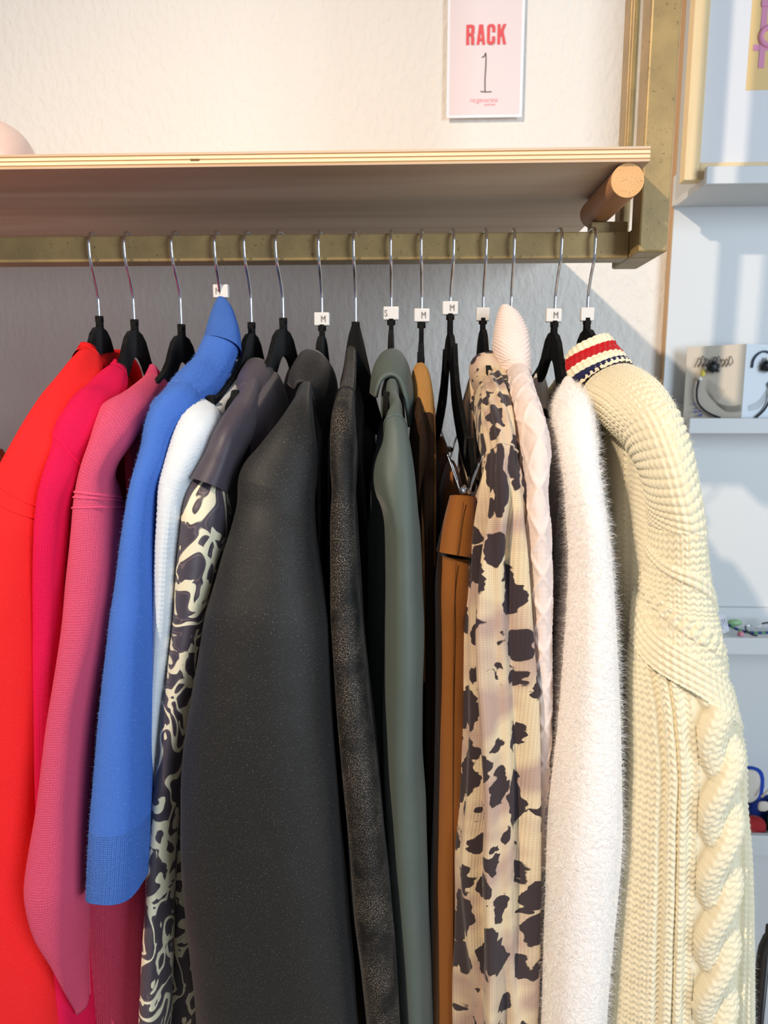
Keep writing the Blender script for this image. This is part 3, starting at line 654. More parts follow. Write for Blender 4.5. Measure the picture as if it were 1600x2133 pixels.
# the hanger's spring clips
tip = P(966, 1022, .645)
def spring_clip(c, par):
    X, Y, Z = c
    for sx in (-1, 1):
        V = []
        pr = [(.0015, -.012), (.003, -.004), (.0048, 0), (.007, .012), (.0115, .024), (.0125, .026)]
        for yy in (-.010, .010):
            for a, b in pr: V.append((X+sx*a, Y+yy, Z+b))
        n = len(pr)
        o = mk('clip_jaw', V, [(i, i+1, n+i+1, n+i) for i in range(n-1)], M['chrome'], par)
        mo = o.modifiers.new('plate', 'SOLIDIFY'); mo.thickness = .0009
        tube('clip_wire', [(X+sx*.004, Y-.011, Z), (X+sx*.009, Y-.011, Z+.014), (X+sx*.016, Y-.011, Z+.034)], .0006, M['chrome'], par, n=10, k=6)
    tube('clip_spring', [(X, Y-.012, Z), (X, Y+.012, Z)], .0042, M['chrome'], par, k=14)
spring_clip(tip, h11); spring_clip(P(936, 935, 1.0), h11)

# ---------------------------------------------------------------- 12 leopard blouse
def leopard():
    t = NT('leopard_crepe'); vec, u, v = t.uv()
    nz = t.n('ShaderNodeTexNoise'); t.put(nz.inputs['Vector'], vec); nz.inputs['Scale'].default_value = 75; nz.inputs['Detail'].default_value = 2
    off = t.n('ShaderNodeVectorMath', operation='SCALE'); t.put(off.inputs[0], nz.outputs[1]); off.inputs['Scale'].default_value = .014
    ad = t.n('ShaderNodeVectorMath', operation='ADD'); t.put(ad.inputs[0], vec); t.put(ad.inputs[1], off.outputs[0])
    vo = t.n('ShaderNodeTexVoronoi', feature='SMOOTH_F1'); vo.inputs['Smoothness'].default_value = .12; t.put(vo.inputs['Vector'], t.mapping(ad.outputs[0], (1, .5, 1))); vo.inputs['Scale'].default_value = 58
    sp = t.n('ShaderNodeSeparateColor'); t.put(sp.inputs[0], vo.outputs['Color'])
    thr = t.math('ADD', t.math('MULTIPLY', sp.outputs[0], .28), .345)
    thr = t.math('MULTIPLY', thr, t.math('GREATER_THAN', sp.outputs[1], .12))
    d = t.math('SUBTRACT', thr, vo.outputs['Distance'])
    ink = t.ramp(t.math('ADD', t.math('MULTIPLY', d, 1.0), .5), [(.49, (0,0,0)), (.515, (1,1,1))])
    lo = t.ramp(t.noise(vec, 20, 2), [(.42, (0,0,0)), (.6, (1,1,1))])
    base = t.mix(lo, srgb(228, 206, 168), srgb(188, 158, 142))
    w1 = t.math('SINE', t.math('MULTIPLY', v, 2*math.pi/.0014)); w2 = t.math('SINE', t.math('MULTIPLY', u, 2*math.pi/.0016)); wv = t.math('ADD', w1, w2)
    base = t.mix(t.math('MULTIPLY', t.math('ADD', wv, 1.0), .10), base, srgb(168, 138, 108))
    t.set(color=t.mix(ink, base, srgb(58, 46, 48)), rough=.8, sheen=.15, spec=.2); t.bump(wv, .4, .0004); return t.m
m = leopard()
g = garment('leopard_blouse', 'leopard print blouse with gathered sleeve in beige and dark brown', 'blouse', 1006, 668)
body(g, 1006, 668, m, seed=12, neck=(.06, .12), folds=.006)
def gather(U, W, s):
    e = smooth01((W-.16)/.10); k = 2*math.pi*6*s
    return e*(.0068*np.sin(k+.8*np.sin(W*14))+.0040*np.sin(k*1.9+1+W*9))+.0014*(1-e)*np.sin(k*2+W*60)+.001*vnoise(U*70, W*30, 5)
S = [(1000,790,1060,800,.79,.016),(1005,840,1062,845,.76,.02),(1008,900,1064,910,.72,.024),(1015,955,1070,962,.68,.028),(1008,1010,1084,1000,.665,.032),(1003,1050,1086,1040,.65,.034),(994,1116,1083,1100,.64,.036),(985,1203,1086,1190,.63,.038),
     (975,1300,1094,1300,.625,.04),(974,1495,1108,1440,.62,.042),(970,1652,1112,1600,.615,.042),(959,1769,1110,1750,.61,.042),(964,1925,1106,1886,.61,.042),(963,2133,1104,2100,.61,.042),(962,2260,1104,2260,.61,.042)]
loft(S, [('shoulder', 3), ('sleeve', None)], g, m, nU=160, nV=260, disp=gather, seam=(0,))
loft([(1000,746,1038,746,.815,.012),(984,756,1052,756,.81,.016),(977,768,1060,778,.80,.019),(984,798,1062,806,.79,.018),(1004,812,1063,832,.78,.016)], [('collar', None)], g, m, nV=50, voff=.62)
loft([(982,790,1012,800,.82,.012),(966,850,1015,860,.80,.014),(962,930,1022,940,.765,.016),(984,1040,1022,1040,.73,.018),(980,1200,1020,1200,.71,.02),(978,1500,1020,1500,.70,.02)], [('front_panel', None)], g, m, nU=120, nV=150,
     disp=lambda U, W, s: .0028*np.sin(2*math.pi*9*s+W*12))

# ---------------------------------------------------------------- 13 pale pink turtleneck
m = yarn('pale_pink_yarn', (240, 222, 212), (222, 200, 188), .25)
g = garment('turtleneck_sweater', 'pale pink cable-knit turtleneck sweater behind the leopard blouse', 'sweater', 1064, 660)
body(g, 1064, 668, m, seed=13, neck=(.05, .08))
loft([(1041,645,1060,645,.825,.009),(1035,662,1080,658,.82,.013),(1029,695,1098,692,.81,.017),(1027,725,1103,728,.80,.02),(1038,765,1104,776,.79,.02),(1050,786,1104,792,.782,.02)], [('collar', None)], g, m, nU=120, nV=260,
     disp=lambda U, W, s: .0008*np.abs(np.sin((W+.9*np.abs(U+.005))*math.pi/.0048)))
def lattice(U, W, s):
    e = smooth01((W-.03)/.03); x = -U
    a = np.abs(np.sin(math.pi*(x/.021+W/.034))); b = np.abs(np.sin(math.pi*(x/.021-W/.034)))
    d = np.maximum(np.exp(-(a/.3)**2), np.exp(-(b/.3)**2))
    return e*.0016*d+.0006*vst(x, W, .003, .0026)
S = [(1052,784,1103,790,.785,.018),(1062,830,1112,825,.76,.02),(1072,890,1130,885,.72,.024),(1082,950,1139,955,.69,.028),(1086,1029,1133,1029,.665,.03),(1088,1087,1139,1087,.65,.032),(1090,1174,1142,1174,.64,.033),(1092,1232,1143,1232,.638,.033),(1094,1300,1141,1300,.635,.033),
     (1100,1456,1141,1456,.635,.033),(1104,1600,1138,1600,.64,.03),(1104,1800,1130,1800,.64,.03),(1104,2260,1125,2260,.64,.03)]
loft(S, [('shoulder', 2), ('sleeve', None)], g, m, nU=150, nV=480, disp=lattice)

# ---------------------------------------------------------------- 14 fluffy white cardigan
def fluffy():
    t = NT('fluffy_wool'); vec, u, v = t.uv(); a = t.noise(vec, 260, 4, .65, .6); b = t.noise(vec, 60, 3)
    t.set(color=t.mix(a, srgb(253, 248, 242), srgb(240, 230, 222)), rough=1, sheen=.5, sheenr=.6, spec=.05); n0 = t.bump(a, .8, .0022); t.bump(b, .3, .005, n0); return t.m
m = fluffy(); hairm = plain('white_wool_hair', (255, 252, 247), .9)
g = garment('fluffy_cardigan', 'fluffy off-white brushed wool cardigan beside the cream cable sweater', 'cardigan', 1155, 674)
body(g, 1155, 674, m, seed=14, neck=(.085, .11), T=.013, folds=.005)
S = [(1170,828,1207,817,.79,.012),(1160,850,1222,852,.77,.018),(1158,885,1232,890,.74,.022),(1165,940,1241,940,.70,.026),(1172,1000,1248,1000,.67,.03),(1178,1060,1255,1060,.65,.036),(1180,1116,1261,1116,.638,.04),(1178,1203,1267,1203,.63,.044),
     (1169,1300,1271,1300,.625,.05),(1152,1456,1277,1456,.62,.056),(1139,1573,1281,1573,.615,.06),(1123,1690,1284,1690,.612,.062),(1115,1886,1268,1886,.61,.062),(1109,2133,1246,2133,.61,.062),(1106,2260,1236,2260,.61,.062)]
_, V, N, U, W = loft(S, [('shoulder', 5), ('sleeve', None)], g, m, disp=fold(.001, 2, .6, .2, .1, .0012), nV=200)
fuzz('wool_fuzz', V, N, 42000, .0075, hairm, g, wid=.00007)
_, V, N, U, W = loft([(1215,1060,1262,1060,.70,.024),(1220,1200,1276,1200,.695,.03),(1210,1400,1290,1400,.69,.034),(1200,1700,1302,1650,.685,.036),(1190,1900,1278,1900,.68,.036),(1180,2260,1262,2260,.68,.036)], [('front_panel', None)], g, m)
fuzz('wool_fuzz', V, N, 12000, .006, hairm, g, wid=.00007, seed=4)

# ---------------------------------------------------------------- 15 cream cable sweater with striped collar
m = yarn('cream_yarn', (242, 234, 208), (218, 206, 170)); mred = yarn('red_yarn', (206, 30, 34), (160, 14, 22)); mnavy = yarn('navy_yarn', (40, 42, 84), (22, 24, 54))
g = garment('cable_sweater', 'chunky cream cable-knit sweater with red and navy collar stripes at the right end', 'sweater', 1223, 668)
def bodyknit(Y, D):
    return .0011*np.cos(Y*2*math.pi/.0052)*np.cos(D*2*math.pi/.0052)+.0022*np.exp(-(((Y-.70+D*.05) % .055-.0275)/.0035)**2)*(.6+.4*np.cos(D*2*math.pi/.006))
body(g, 1223, 668, m, seed=15, neck=(.06, .06), T=.016, folds=.004, nY=330, nZ=420, disp=bodyknit, yn=.63, yaw=.08)
def ribc(U, W, s): return .0016*np.abs(np.cos(U*math.pi/.0062))+.0004*np.cos(W*2*math.pi/.004)
C = [(1182,744,1268,704,.815,.02),(1176,757,1279,716,.812,.021),(1173,772,1289,731,.81,.022),(1174,792,1299,743,.805,.023),(1180,806,1306,752,.80,.024),(1190,815,1312,759,.798,.024),(1204,830,1320,770,.79,.024)]
loft(C, [('collar', 1), ('red_stripe', 3, mred), ('collar_band', 4), ('navy_stripe', 5, mnavy), ('collar_base', None)], g, m, nU=170, nV=90, disp=ribc)
S = [(1214,840,1330,780,.785,.022),(1230,856,1354,790,.765,.026),(1262,882,1390,825,.73,.03),(1305,925,1418,880,.695,.034),(1335,985,1436,935,.67,.036),(1350,1050,1446,1000,.65,.038),(1356,1105,1456,1087,.635,.04),(1346,1188,1466,1174,.625,.042),
     (1331,1247,1478,1261,.62,.044),(1322,1310,1490,1300,.615,.045),(1310,1385,1502,1385,.61,.046),(1309,1456,1521,1470,.605,.048),(1308,1573,1542,1545,.60,.05),(1299,1671,1545,1640,.598,.05),(1283,1808,1555,1760,.595,.05),(1271,1925,1559,1880,.595,.05),
     (1256,2133,1562,2081,.595,.05),(1250,2260,1563,2260,.595,.05)]
_q = loftgrid(S, 16, 120); W0 = _q[2][_q[4][11], 0]
def cables(U, W, s):
    x = -U; Wp = W-W0-.62*x*smooth01((W-.2)/.1)
    ST = .0021*vst(x, W, .0068, .0060)
    h = ST.copy()
    def ridg(p, per): return .0028*np.sqrt(np.abs(np.sin(math.pi*p/per)))*(.8+.2*np.cos(2*math.pi*x/.0055))
    # lower part: rib columns and rope cable
    low = Wp > .016
    gut = np.zeros_like(x)
    for c0, hw in ((-.034, .0034), (-.0095, .0050), (.0415, .0030), (.0515, .0025), (.0615, .0025), (-.0215, .0012)): gut = np.maximum(gut, np.exp(-((x-c0)/hw)**4))
    lo = ST*1.1*(1-gut)+(-.0042+.0016*purl(x, W, .006, .0056))*gut
    xc = .0165; Pd = .114; ph = 2*math.pi*(W-W0)/Pd; cab = np.full_like(x, -1.0)
    for i in (0, 1):
        p_ = ph+i*math.pi; xi = xc+.0098*np.cos(p_); zz = .0042*np.sin(p_)
        q = np.clip(1-((x-xi)/.0108)**2, 0, None); al = W-.35*(x-xi)*np.sign(np.sin(p_))
        hh = np.where(q > 0, zz+.0062*np.sqrt(q)+.0017*vst(x-xi+.0034, al, .0068, .0060), -1.0); cab = np.maximum(cab, hh)
    lo = np.where((np.abs(x-xc) < .0215), np.maximum(np.where(cab > -.5, cab, -.0035), -.0035), lo)
    h = np.where(low, lo, h)
    h = np.where(np.abs(Wp) <= .016, ridg(Wp, .0064)+.0015, h)
    h = np.where((Wp < -.078) & (Wp > -.0905), ridg(Wp+.078, .0062)+.0012, h)
    mid = (Wp < -.030) & (Wp > -.046)
    h = np.where(mid, h+.0022*np.abs(np.sin(math.pi*(x/.012+W/.016))), h)
    up = (Wp < -.122) & (Wp > -.215)
    h = np.where(up, ridg(Wp+.3*np.abs(x), .0068), h)
    return h-.0018
_, V, N, U, W = loft(S, [('shoulder', 4), ('sleeve', None)], g, m, nU=330, nV=900, disp=cables, ex=2.2)
fuzz('wool_fuzz', V, N, 16000, .0045, plain('cream_wool_hair', (246, 240, 222), .9), g, wid=.00006, seed=9)
# ---------------------------------------------------------------- paper sign on the wall
SYW = WALL-.009
a = P(930, 246, SYW); b = P(1087, 246, SYW); c = P(935, 0, SYW)
x0, x1, z0 = a[0], b[0], a[2]; sw = x1-x0; z1 = z0+sw*1.72
sign = thing('paper_sign', 'pink paper sign reading RACK 1 taped to the plaster wall', 'sign', (x0+sw/2, SYW, z0))
def sheet(name, x0, x1, z0, z1, y, mat, par, bow=.006, th=.0003, n=12):
    V = []
    for k in range(n+1):
        t = k/n; V += [(x0, y+bow*t*t-bow*.2, z0+(z1-z0)*t), (x1, y+bow*t*t, z0+(z1-z0)*t)]
    o = mk(name, V, [(2*k, 2*k+1, 2*k+3, 2*k+2) for k in range(n)], mat, par)
    mo = o.modifiers.new('paper', 'SOLIDIFY'); mo.thickness = th; return o
Mp = plain('white_paper', (238, 238, 244), .6); Mpink = plain('pink_print', (230, 214, 214), .6)
box('sheet', x0, x1, SYW, SYW+.0004, z0, z1, Mp, sign)
box('pink_field', x0+sw*.035, x1-sw*.035, SYW-.0003, SYW-.0001, z0+sw*.035, z1-sw*.035, Mpink, sign)
box('tape_pad', x0+sw*.3, x0+sw*.7, SYW+.0004, WALL, z1-.03, z1-.01, Mp, sign)
Mred = plain('red_print', (222, 84, 86), .6); Mpen = plain('black_pen', (74, 66, 66), .7); Mlt = plain('pale_red_print', (226, 150, 154), .6)
u = 1.0
LET = {'R': [[(0,0),(.36,0),(.36,2.4),(0,2.4)], [(.3,2.04),(.7,2.04),(.92,2.2),(.72,2.4),(.3,2.4)], [(.6,1.3),(.98,1.42),(.98,2.2),(.9,2.3),(.6,2.1)], [(.3,1.02),(.78,1.08),(.98,1.42),(.3,1.4)], [(.6,0),(.96,0),(.96,.9),(.84,1.2),(.5,1.2),(.6,.9)]],
       'A': [[(0,0),(.34,0),(.62,2.4),(.28,2.4)], [(1.04,0),(.7,0),(.42,2.4),(.76,2.4)], [(.3,.42),(.74,.42),(.7,.78),(.34,.78)]],
       'C': [[(0,.35),(.36,.35),(.36,2.05),(0,2.05)], [(0,2.05),(.98,2.05),(.92,2.25),(.7,2.42),(.28,2.42),(.06,2.25)], [(.62,1.45),(.98,1.45),(.98,2.06),(.62,2.06)], [(.62,.34),(.98,.34),(.98,.95),(.62,.95)], [(0,.36),(.98,.36),(.92,.15),(.7,-.02),(.28,-.02),(.06,.15)]],
       'K': [[(0,0),(.36,0),(.36,2.4),(0,2.4)], [(.3,.8),(.56,1.1),(1.04,2.4),(.68,2.4),(.3,1.5)], [(.44,1.35),(.7,1.6),(1.06,0),(.7,0)]]}
def glyph(parent, ch, gx, gz, wd, ht, y, mat, name):
    for i_, q in enumerate(LET[ch]):
        y = y-.00025
        pts = [(gx+p[0]*wd, gz+p[1]/2.4*ht) for p in q]
        V = [(p[0], y, p[1]) for p in pts]+[(p[0], y-.0001, p[1]) for p in pts]; n = len(pts)
        yield V, n
def word(parent, s, px0, px1, py0, py1, Y, mat, name):
    A = P(px0, py1, Y); B = P(px1, py0, Y); wd = (B[0]-A[0])/(len(s)*1.24-.2); ht = B[2]-A[2]
    for i, ch in enumerate(s):
        VV = []; FF = []
        for V, n in glyph(parent, ch, A[0]+i*wd*1.24, A[2], wd, ht, Y, mat, name):
            o0 = len(VV); VV += V; FF += [[o0+k for k in range(n)], [o0+n+k for k in range(n)][::-1]]+[[o0+k, o0+n+k, o0+n+(k+1) % n, o0+(k+1) % n] for k in range(n)]
        mk(name, VV, FF, mat, parent, smooth=False)
word(sign, 'RACK', 971, 1055, 50, 94, SYW-.0006, Mred, 'letter')
pen = [P(q[0], q[1], SYW-.0008) for q in ((1004,119),(1008,118),(1012,110),(1012.5,120),(1012,140),(1010.5,165),(1010.5,190))]
tube('number_stroke', pen[:3], .0007, Mpen, sign, n=12, k=6); tube('number_stroke', pen[2:], .0008, Mpen, sign, n=20, k=6)
tube('number_stroke', [P(1001,190.5,SYW-.0008), P(1012,191.5,SYW-.0008), P(1024,191,SYW-.0008)], .0007, Mpen, sign, n=10, k=6)
text('sign_footer', 're:generate', .0105, Mlt, sign, P(1008, 213, SYW-.0005), sx=.92)
text('sign_footer', 'preloved', .0055, Mlt, sign, P(1020, 220, SYW-.0005), sx=.9)

# pale rounded ornament on the shelf's left end
def lathe(name, c, prof, mat, parent=None, k=40):
    V = [(c[0]+r*math.cos(2*math.pi*j/k), c[1]+r*math.sin(2*math.pi*j/k), c[2]+z) for r, z in prof for j in range(k)]
    Fc = [(i*k+j, i*k+(j+1) % k, (i+1)*k+(j+1) % k, (i+1)*k+j) for i in range(len(prof)-1) for j in range(k)]
    Fc += [list(range(k-1, -1, -1)), [(len(prof)-1)*k+j for j in range(k)]]
    return mk(name, V, Fc, mat, parent)
oc = P(-14, 317, .93)
pr = [(.022, 0)]+[(.0505*math.sin(a_), .0495-.0505*math.cos(a_)) for a_ in np.linspace(.45, math.pi-.06, 22)]
tag(lathe('rounded_ornament', (oc[0], .93, st), pr, plain('pale_pink_ceramic', (226, 196, 180), .35, spec=.5)),
    'pale pink rounded smooth object on the shelf at the left picture edge', 'ornament')

# ---------------------------------------------------------------- white display board with picture ledges
PF = WALL-.02; xl = P(1405, 430, PF)[0]
bd = thing('display_board', 'white painted plywood board with raw left edge on the wall', 'board', (xl+.4, PF, .25))
box('panel', xl, 1.7, PF, WALL-.0005, .25, 2.75, M['white'], bd)
box('raw_edge', xl-.0008, xl, PF+.0006, WALL-.0005, .25, 2.75, M['edge'], bd)
LD = [(1473, 346, 383, 1.095, 'highest white picture ledge, under the framed print'),
      (1437, 871, 903, 1.138, 'white picture ledge holding the folded face cards'),
      (1432, 1328, 1362, 1.105, 'white picture ledge holding the beaded necklace'),
      (1430, 1738, 1780, 1.105, 'lowest white picture ledge, holding the blue and red pouches')]
ledges = []
for px, ya, yb, Yl, lab in LD:
    A = P(px, ya, Yl); B = P(px, yb, Yl); zb, zt = B[2], A[2]; X0 = A[0]
    t = thing('picture_ledge', lab, 'shelf', (X0+.4, Yl, zb), 'picture ledges on the white board')
    box('lip', X0, 1.65, Yl, Yl+.010, zb, zt, M['white'], t, .001)
    box('base', X0, 1.65, Yl+.010, PF-.010, zb, zb+.010, M['white'], t)
    box('back_flange', X0-.004, 1.65, PF-.010, PF, zb, zb+.046, M['white'], t, .001)
    ledges.append((X0, Yl, zb, zt))

# framed print on the highest ledge
X0, Yl, zb, zt = ledges[0]; FYf = 1.112; FYb = 1.132
fz = zb+.0102; fl = P(1428, 330, FYf)[0]; fw = .53; fh = .71; sw_ = P(1460, 330, FYf)[0]-fl
fr = thing('framed_print', 'large framed print in pale pine frame on the highest ledge', 'picture', (fl+fw/2, FYf, fz))
box('frame_stile', fl, fl+sw_, FYf, FYb, fz, fz+fh, M['pine'], fr, .001)
box('frame_stile', fl+fw-sw_, fl+fw, FYf, FYb, fz, fz+fh, M['pine'], fr, .001)
zi = P(1500, 338, FYf)[2]
box('frame_rail', fl+sw_, fl+fw-sw_, FYf, FYb, fz, zi, M['pine'], fr, .001)
box('frame_rail', fl+sw_, fl+fw-sw_, FYf, FYb, fz+fh-(zi-fz), fz+fh, M['pine'], fr, .001)
box('mat_board', fl+sw_*.8, fl+fw-sw_*.8, FYf+.010, FYf+.012, fz+.01, fz+fh-.01, plain('white_mat', (232, 234, 238), .7), fr)
yp = FYf+.0095; q = P(1554, 188, yp)
pos = box('poster', q[0], q[0]+.25, yp, yp+.0004, q[2], q[2]+.34, plain('yellow_poster', (240, 206, 140), .7), fr)
Mpk = plain('pink_lettering', (226, 150, 186), .7)
for s, px, py, sz in (('To', 1566, 142, .044), ('O', 1577, 101, .044), ('L', 1584, 63, .044), ('W', 1586, 14, .044)):
    A = P(px, py, yp-.0004); k = sz*.7; st_ = k*.26; bx = []
    if s[0] == 'L': bx = [(0, st_, 0, k), (0, k*.72, 0, st_)]
    if s[0] == 'T': bx = [(0, k*.84, k-st_, k), (k*.42-st_/2, k*.42+st_/2, 0, k)]
    if s[0] == 'W': bx = [(0, st_, 0, k), (k*.4, k*.4+st_, 0, k), (k*.8, k*.8+st_, 0, k), (0, k*1.05, 0, st_)]
    for i_, (a, b, c, d) in enumerate(bx): box('poster_letter', A[0]+a, A[0]+b, yp-.0005-i_*.0004, yp-.0003, A[2]+c, A[2]+d, Mpk, pos)
    for cx_, r_ in ([(k*.5, k*.5)] if s == 'O' else [(k*1.2, k*.36)] if s == 'To' else []):
        tube('poster_letter', [(A[0]+cx_+(r_-st_/2)*math.cos(q_), yp-.0002, A[2]+r_+(r_-st_/2)*math.sin(q_)) for q_ in np.linspace(0, 2*math.pi, 33)], st_/2, Mpk, pos, k=6)
t = NT('glazing'); tb = t.n('ShaderNodeBsdfTransparent'); gl = t.n('ShaderNodeBsdfGlossy'); gl.inputs['Roughness'].default_value = .02
mx = t.n('ShaderNodeMixShader'); mx.inputs[0].default_value = .06; t.t.links.new(tb.outputs[0], mx.inputs[1]); t.t.links.new(gl.outputs[0], mx.inputs[2])
t.t.links.new(mx.outputs[0], t.t.nodes['Material Output'].inputs[0])
box('glass_pane', fl+sw_*.9, fl+fw-sw_*.9, FYf+.005, FYf+.007, fz+.012, fz+fh-.012, t.m, fr)

# folded face cards with earrings
X0, Yl, zb, zt = ledges[1]
Yc = Yl+.03
def card(pl, pr, label, c1, c2):
    t = thing('folded_card', label, 'card', (P(pl[0], pl[2], Yc)[0], Yc, zb+.0105))
    return t
cm1 = plain('beige_card', (206, 198, 184), .75); cm2 = plain('pale_card', (222, 230, 236), .7)
pA = P(1433, 723, Yl+.056); pB = P(1557, 716, Yl+.018); pC = P(1720, 722, Yl+.056); zc0 = zb+.0105
cardt = thing('folded_card', 'folded beige and white card printed with a face, behind the ledge lip', 'card', (pB[0], Yl+.03, zc0))
def leaf(name, A, B, mat):
    V = [(A[0], A[1], zc0), (B[0], B[1], zc0), (B[0], B[1]+.002, B[2]), (A[0], A[1]+.002, A[2])]
    V += [(x, y+.0012, z) for x, y, z in V]
    return mk(name, V, [(0,1,2,3),(7,6,5,4),(0,4,5,1),(1,5,6,2),(2,6,7,3),(3,7,4,0)], mat, cardt, smooth=False)
l1 = leaf('left_page', pA, pB, cm1); l2 = leaf('right_page', pB, pC, cm2)
def onleaf(px, py, A, B, off=.0009):
    # point of the page plane under a pixel
    d = RM @ np.array(((px-800)/F, -(py-1066.5)/F, -1.0)); n = np.array((-(B[1]-A[1]), (B[0]-A[0]), 0.0)); n /= np.linalg.norm(n)
    o_ = np.array((0, 0, ZC)); tt = ((np.array((A[0], A[1], zc0))-o_)@n)/(d@n); p = o_+d*tt
    return p-n*off*np.sign(n[1])
L1 = lambda x, y, o=.0009: onleaf(x, y, pA, pB, o)
L2 = lambda x, y, o=.0009: onleaf(x, y, pB, pC, o)
dk = plain('dark_print', (52, 50, 48), .8); gr = plain('grey_line_print', (140, 132, 124), .8); bl = plain('blue_print', (52, 84, 160), .8)
for k in range(9):
    xx = 1446+k*8.2; hgt = 20+4*math.sin(k*1.7)
    tube('printed_brow', [L1(xx, 765), L1(xx+6, 765-hgt*.6), L1(xx+10, 765-hgt), L1(xx+15, 765-hgt*.5), L1(xx+7, 762)], .0005, dk, l1, n=14, k=5)
for k in range(12):
    f = k/11
    tube('printed_contour', [L1(1478+3*k, 790+2*k), L1(1474+2*k, 810+3*f*10), L1(1490+k*1.5, 835+f*16), L1(1520, 846+f*12), L1(1545, 843+f*13)], .00016, gr, l1, n=22, k=5)
for i, ch in enumerate('SLY'): text('printed_letter', ch, .0098, bl, l1, L1(1452, 858-i*8), rot=np.array(Matrix.Rotation(math.pi/2, 3, 'Y')).T, sx=.9)
for i, ch in enumerate('BY'): text('printed_letter', ch, .0098, bl, l1, L1(1463, 865-i*8), rot=np.array(Matrix.Rotation(math.pi/2, 3, 'Y')).T, sx=.9)
tube('printed_brow', [L2(1566, 766), L2(1569, 750), L2(1578, 738), L2(1592, 732), L2(1610, 738)], .0016, plain('navy_print', (50, 66, 90), .7), l2, n=20, k=6)
for k in range(6): tube('printed_contour', [L2(1558, 856-k*2), L2(1580, 850-k*3), L2(1595, 830-k*3), L2(1600, 806)], .00018, gr, l2, n=16, k=5)
blk = plain('black_beads', (26, 28, 32), .5); yel = plain('yellow_bead', (238, 222, 96), .4); whb = plain('white_bead', (236, 234, 228), .3)
def spiky(name, c, r, par):
    V = [c]; Fc = []; rr = np.random.default_rng(5)
    o = ball('pompom', c, r*.62, blk, par, 14, 9, (1, .6, 1))
    VV = []; FF = []
    for k in range(130):
        d = rr.normal(0, 1, 3); d /= np.linalg.norm(d); d[1] *= .6; s_ = np.cross(d, (.3, .5, .8)); s_ /= np.linalg.norm(s_); t_ = np.cross(d, s_)
        b = c+d*r*.5; i = len(VV); VV += [b+s_*.0006, b-s_*.0003+t_*.0005, b-s_*.0003-t_*.0005, b+d*r*.58]; FF += [(i,i+1,i+3),(i+1,i+2,i+3),(i+2,i,i+3)]
    mk('bristles', VV, FF, blk, par, smooth=False)
def beadstring(name, pts, r, mats, par, n, stretch=1.35):
    p = herm(pts, n)
    for i, c in enumerate(p): ball(name, c, r, mats[i % len(mats)], par, 8, 6, (1, 1, 1))
e1 = L1(1487, 765, .006)
er = thing('beaded_earring', 'black spiky earring with yellow bead on the beige card', 'earring', e1)
spiky('pompom', e1, .0125, er)
ball('white_bead', L1(1471, 767, .004), .003, whb, er); ball('yellow_bead', L1(1465, 777, .004), .0045, yel, er, sq=(.8,.8,1.3)); ball('white_bead', L1(1459, 789, .004), .0032, whb, er)
tube('bead_cord', [L1(1456, 793, .004), L1(1452, 815, .004), L1(1454, 837, .004), L1(1466, 853, .004), L1(1482, 863, .004), L1(1500, 870, .004)], .0011, blk, er, n=30)
beadstring('bead', [L1(1456, 793, .004), L1(1452, 815, .004), L1(1454, 837, .004), L1(1466, 853, .004), L1(1482, 863, .004), L1(1500, 870, .004)], .0019, [blk], er, 30)
e2 = L2(1592, 763, .006)
er = thing('beaded_earring', 'black spiky earring on the white card at the right picture edge', 'earring', e2)
spiky('pompom', e2, .0125, er); ball('white_bead', L2(1593, 748, .004), .003, whb, er)
ball('teal_bead', L2(1603, 801, .004), .005, plain('teal_bead', (70, 130, 140), .4), er)
cp = [L2(1601, 821, .004), L2(1597, 838, .004), L2(1587, 855, .004), L2(1572, 869, .004)]
tube('bead_cord', cp, .0011, blk, er, n=20); beadstring('bead', cp, .0019, [blk], er, 18)

# beaded necklace with paper tag on the third ledge
X0, Yl, zb, zt = ledges[2]; zt2 = zb+.0102
def onz(px, py, z):
    d = RM @ np.array(((px-800)/F, -(py-1066.5)/F, -1.0)); tt = (z-ZC)/d[2]; return np.array((0, 0, ZC))+d*tt
nk = thing('beaded_necklace', 'blue and green beaded necklace with white paper tag on the ledge', 'necklace', onz(1530, 1312, zt2))
nb = plain('navy_bead', (34, 48, 128), .35); ngr = plain('green_bead', (84, 158, 104), .35)
zz = zt+.001
pp = [onz(1512, 1299, zz+.006), onz(1530, 1308, zz+.003), onz(1548, 1315, zz), onz(1570, 1318, zz), onz(1590, 1318, zz), onz(1625, 1316, zz)]
q = herm(pp, 32)
for i, c in enumerate(q): ball('bead', c, .0025, nb if (i//2) % 2 else ngr, nk, 8, 6)
ball('green_stone', onz(1531, 1297, zz+.004), .0098, plain('pale_green_stone', (142, 186, 136), .4), nk, sq=(1.3, .6, .6))
ball('pink_bead', onz(1543, 1321, zz+.0012), .0052, plain('pink_bead', (200, 132, 148), .4), nk)
tube('clasp', [onz(1553, 1305, zz+.003), onz(1555, 1313, zz+.002), onz(1567, 1322, zz+.001), onz(1577, 1324, zz)], .0014, blk, nk, n=14)
tube('chain', [onz(1545, 1292, zz), onz(1553, 1303, zz), onz(1565, 1303, zz), onz(1578, 1307, zz), onz(1588, 1300, zz)], .0008, M['chrome'], nk, n=24)
tube('clasp', [onz(1588, 1299, zz), onz(1600, 1297, zz), onz(1615, 1298, zz)], .0016, blk, nk, n=10)
T4 = [P(1484, 1286, 1.15), P(1510, 1277, 1.15), P(1520, 1314, 1.13), P(1497, 1325, 1.13)]
V = [tuple(v) for v in T4]+[tuple(v+np.array((0, .0006, 0))) for v in T4]
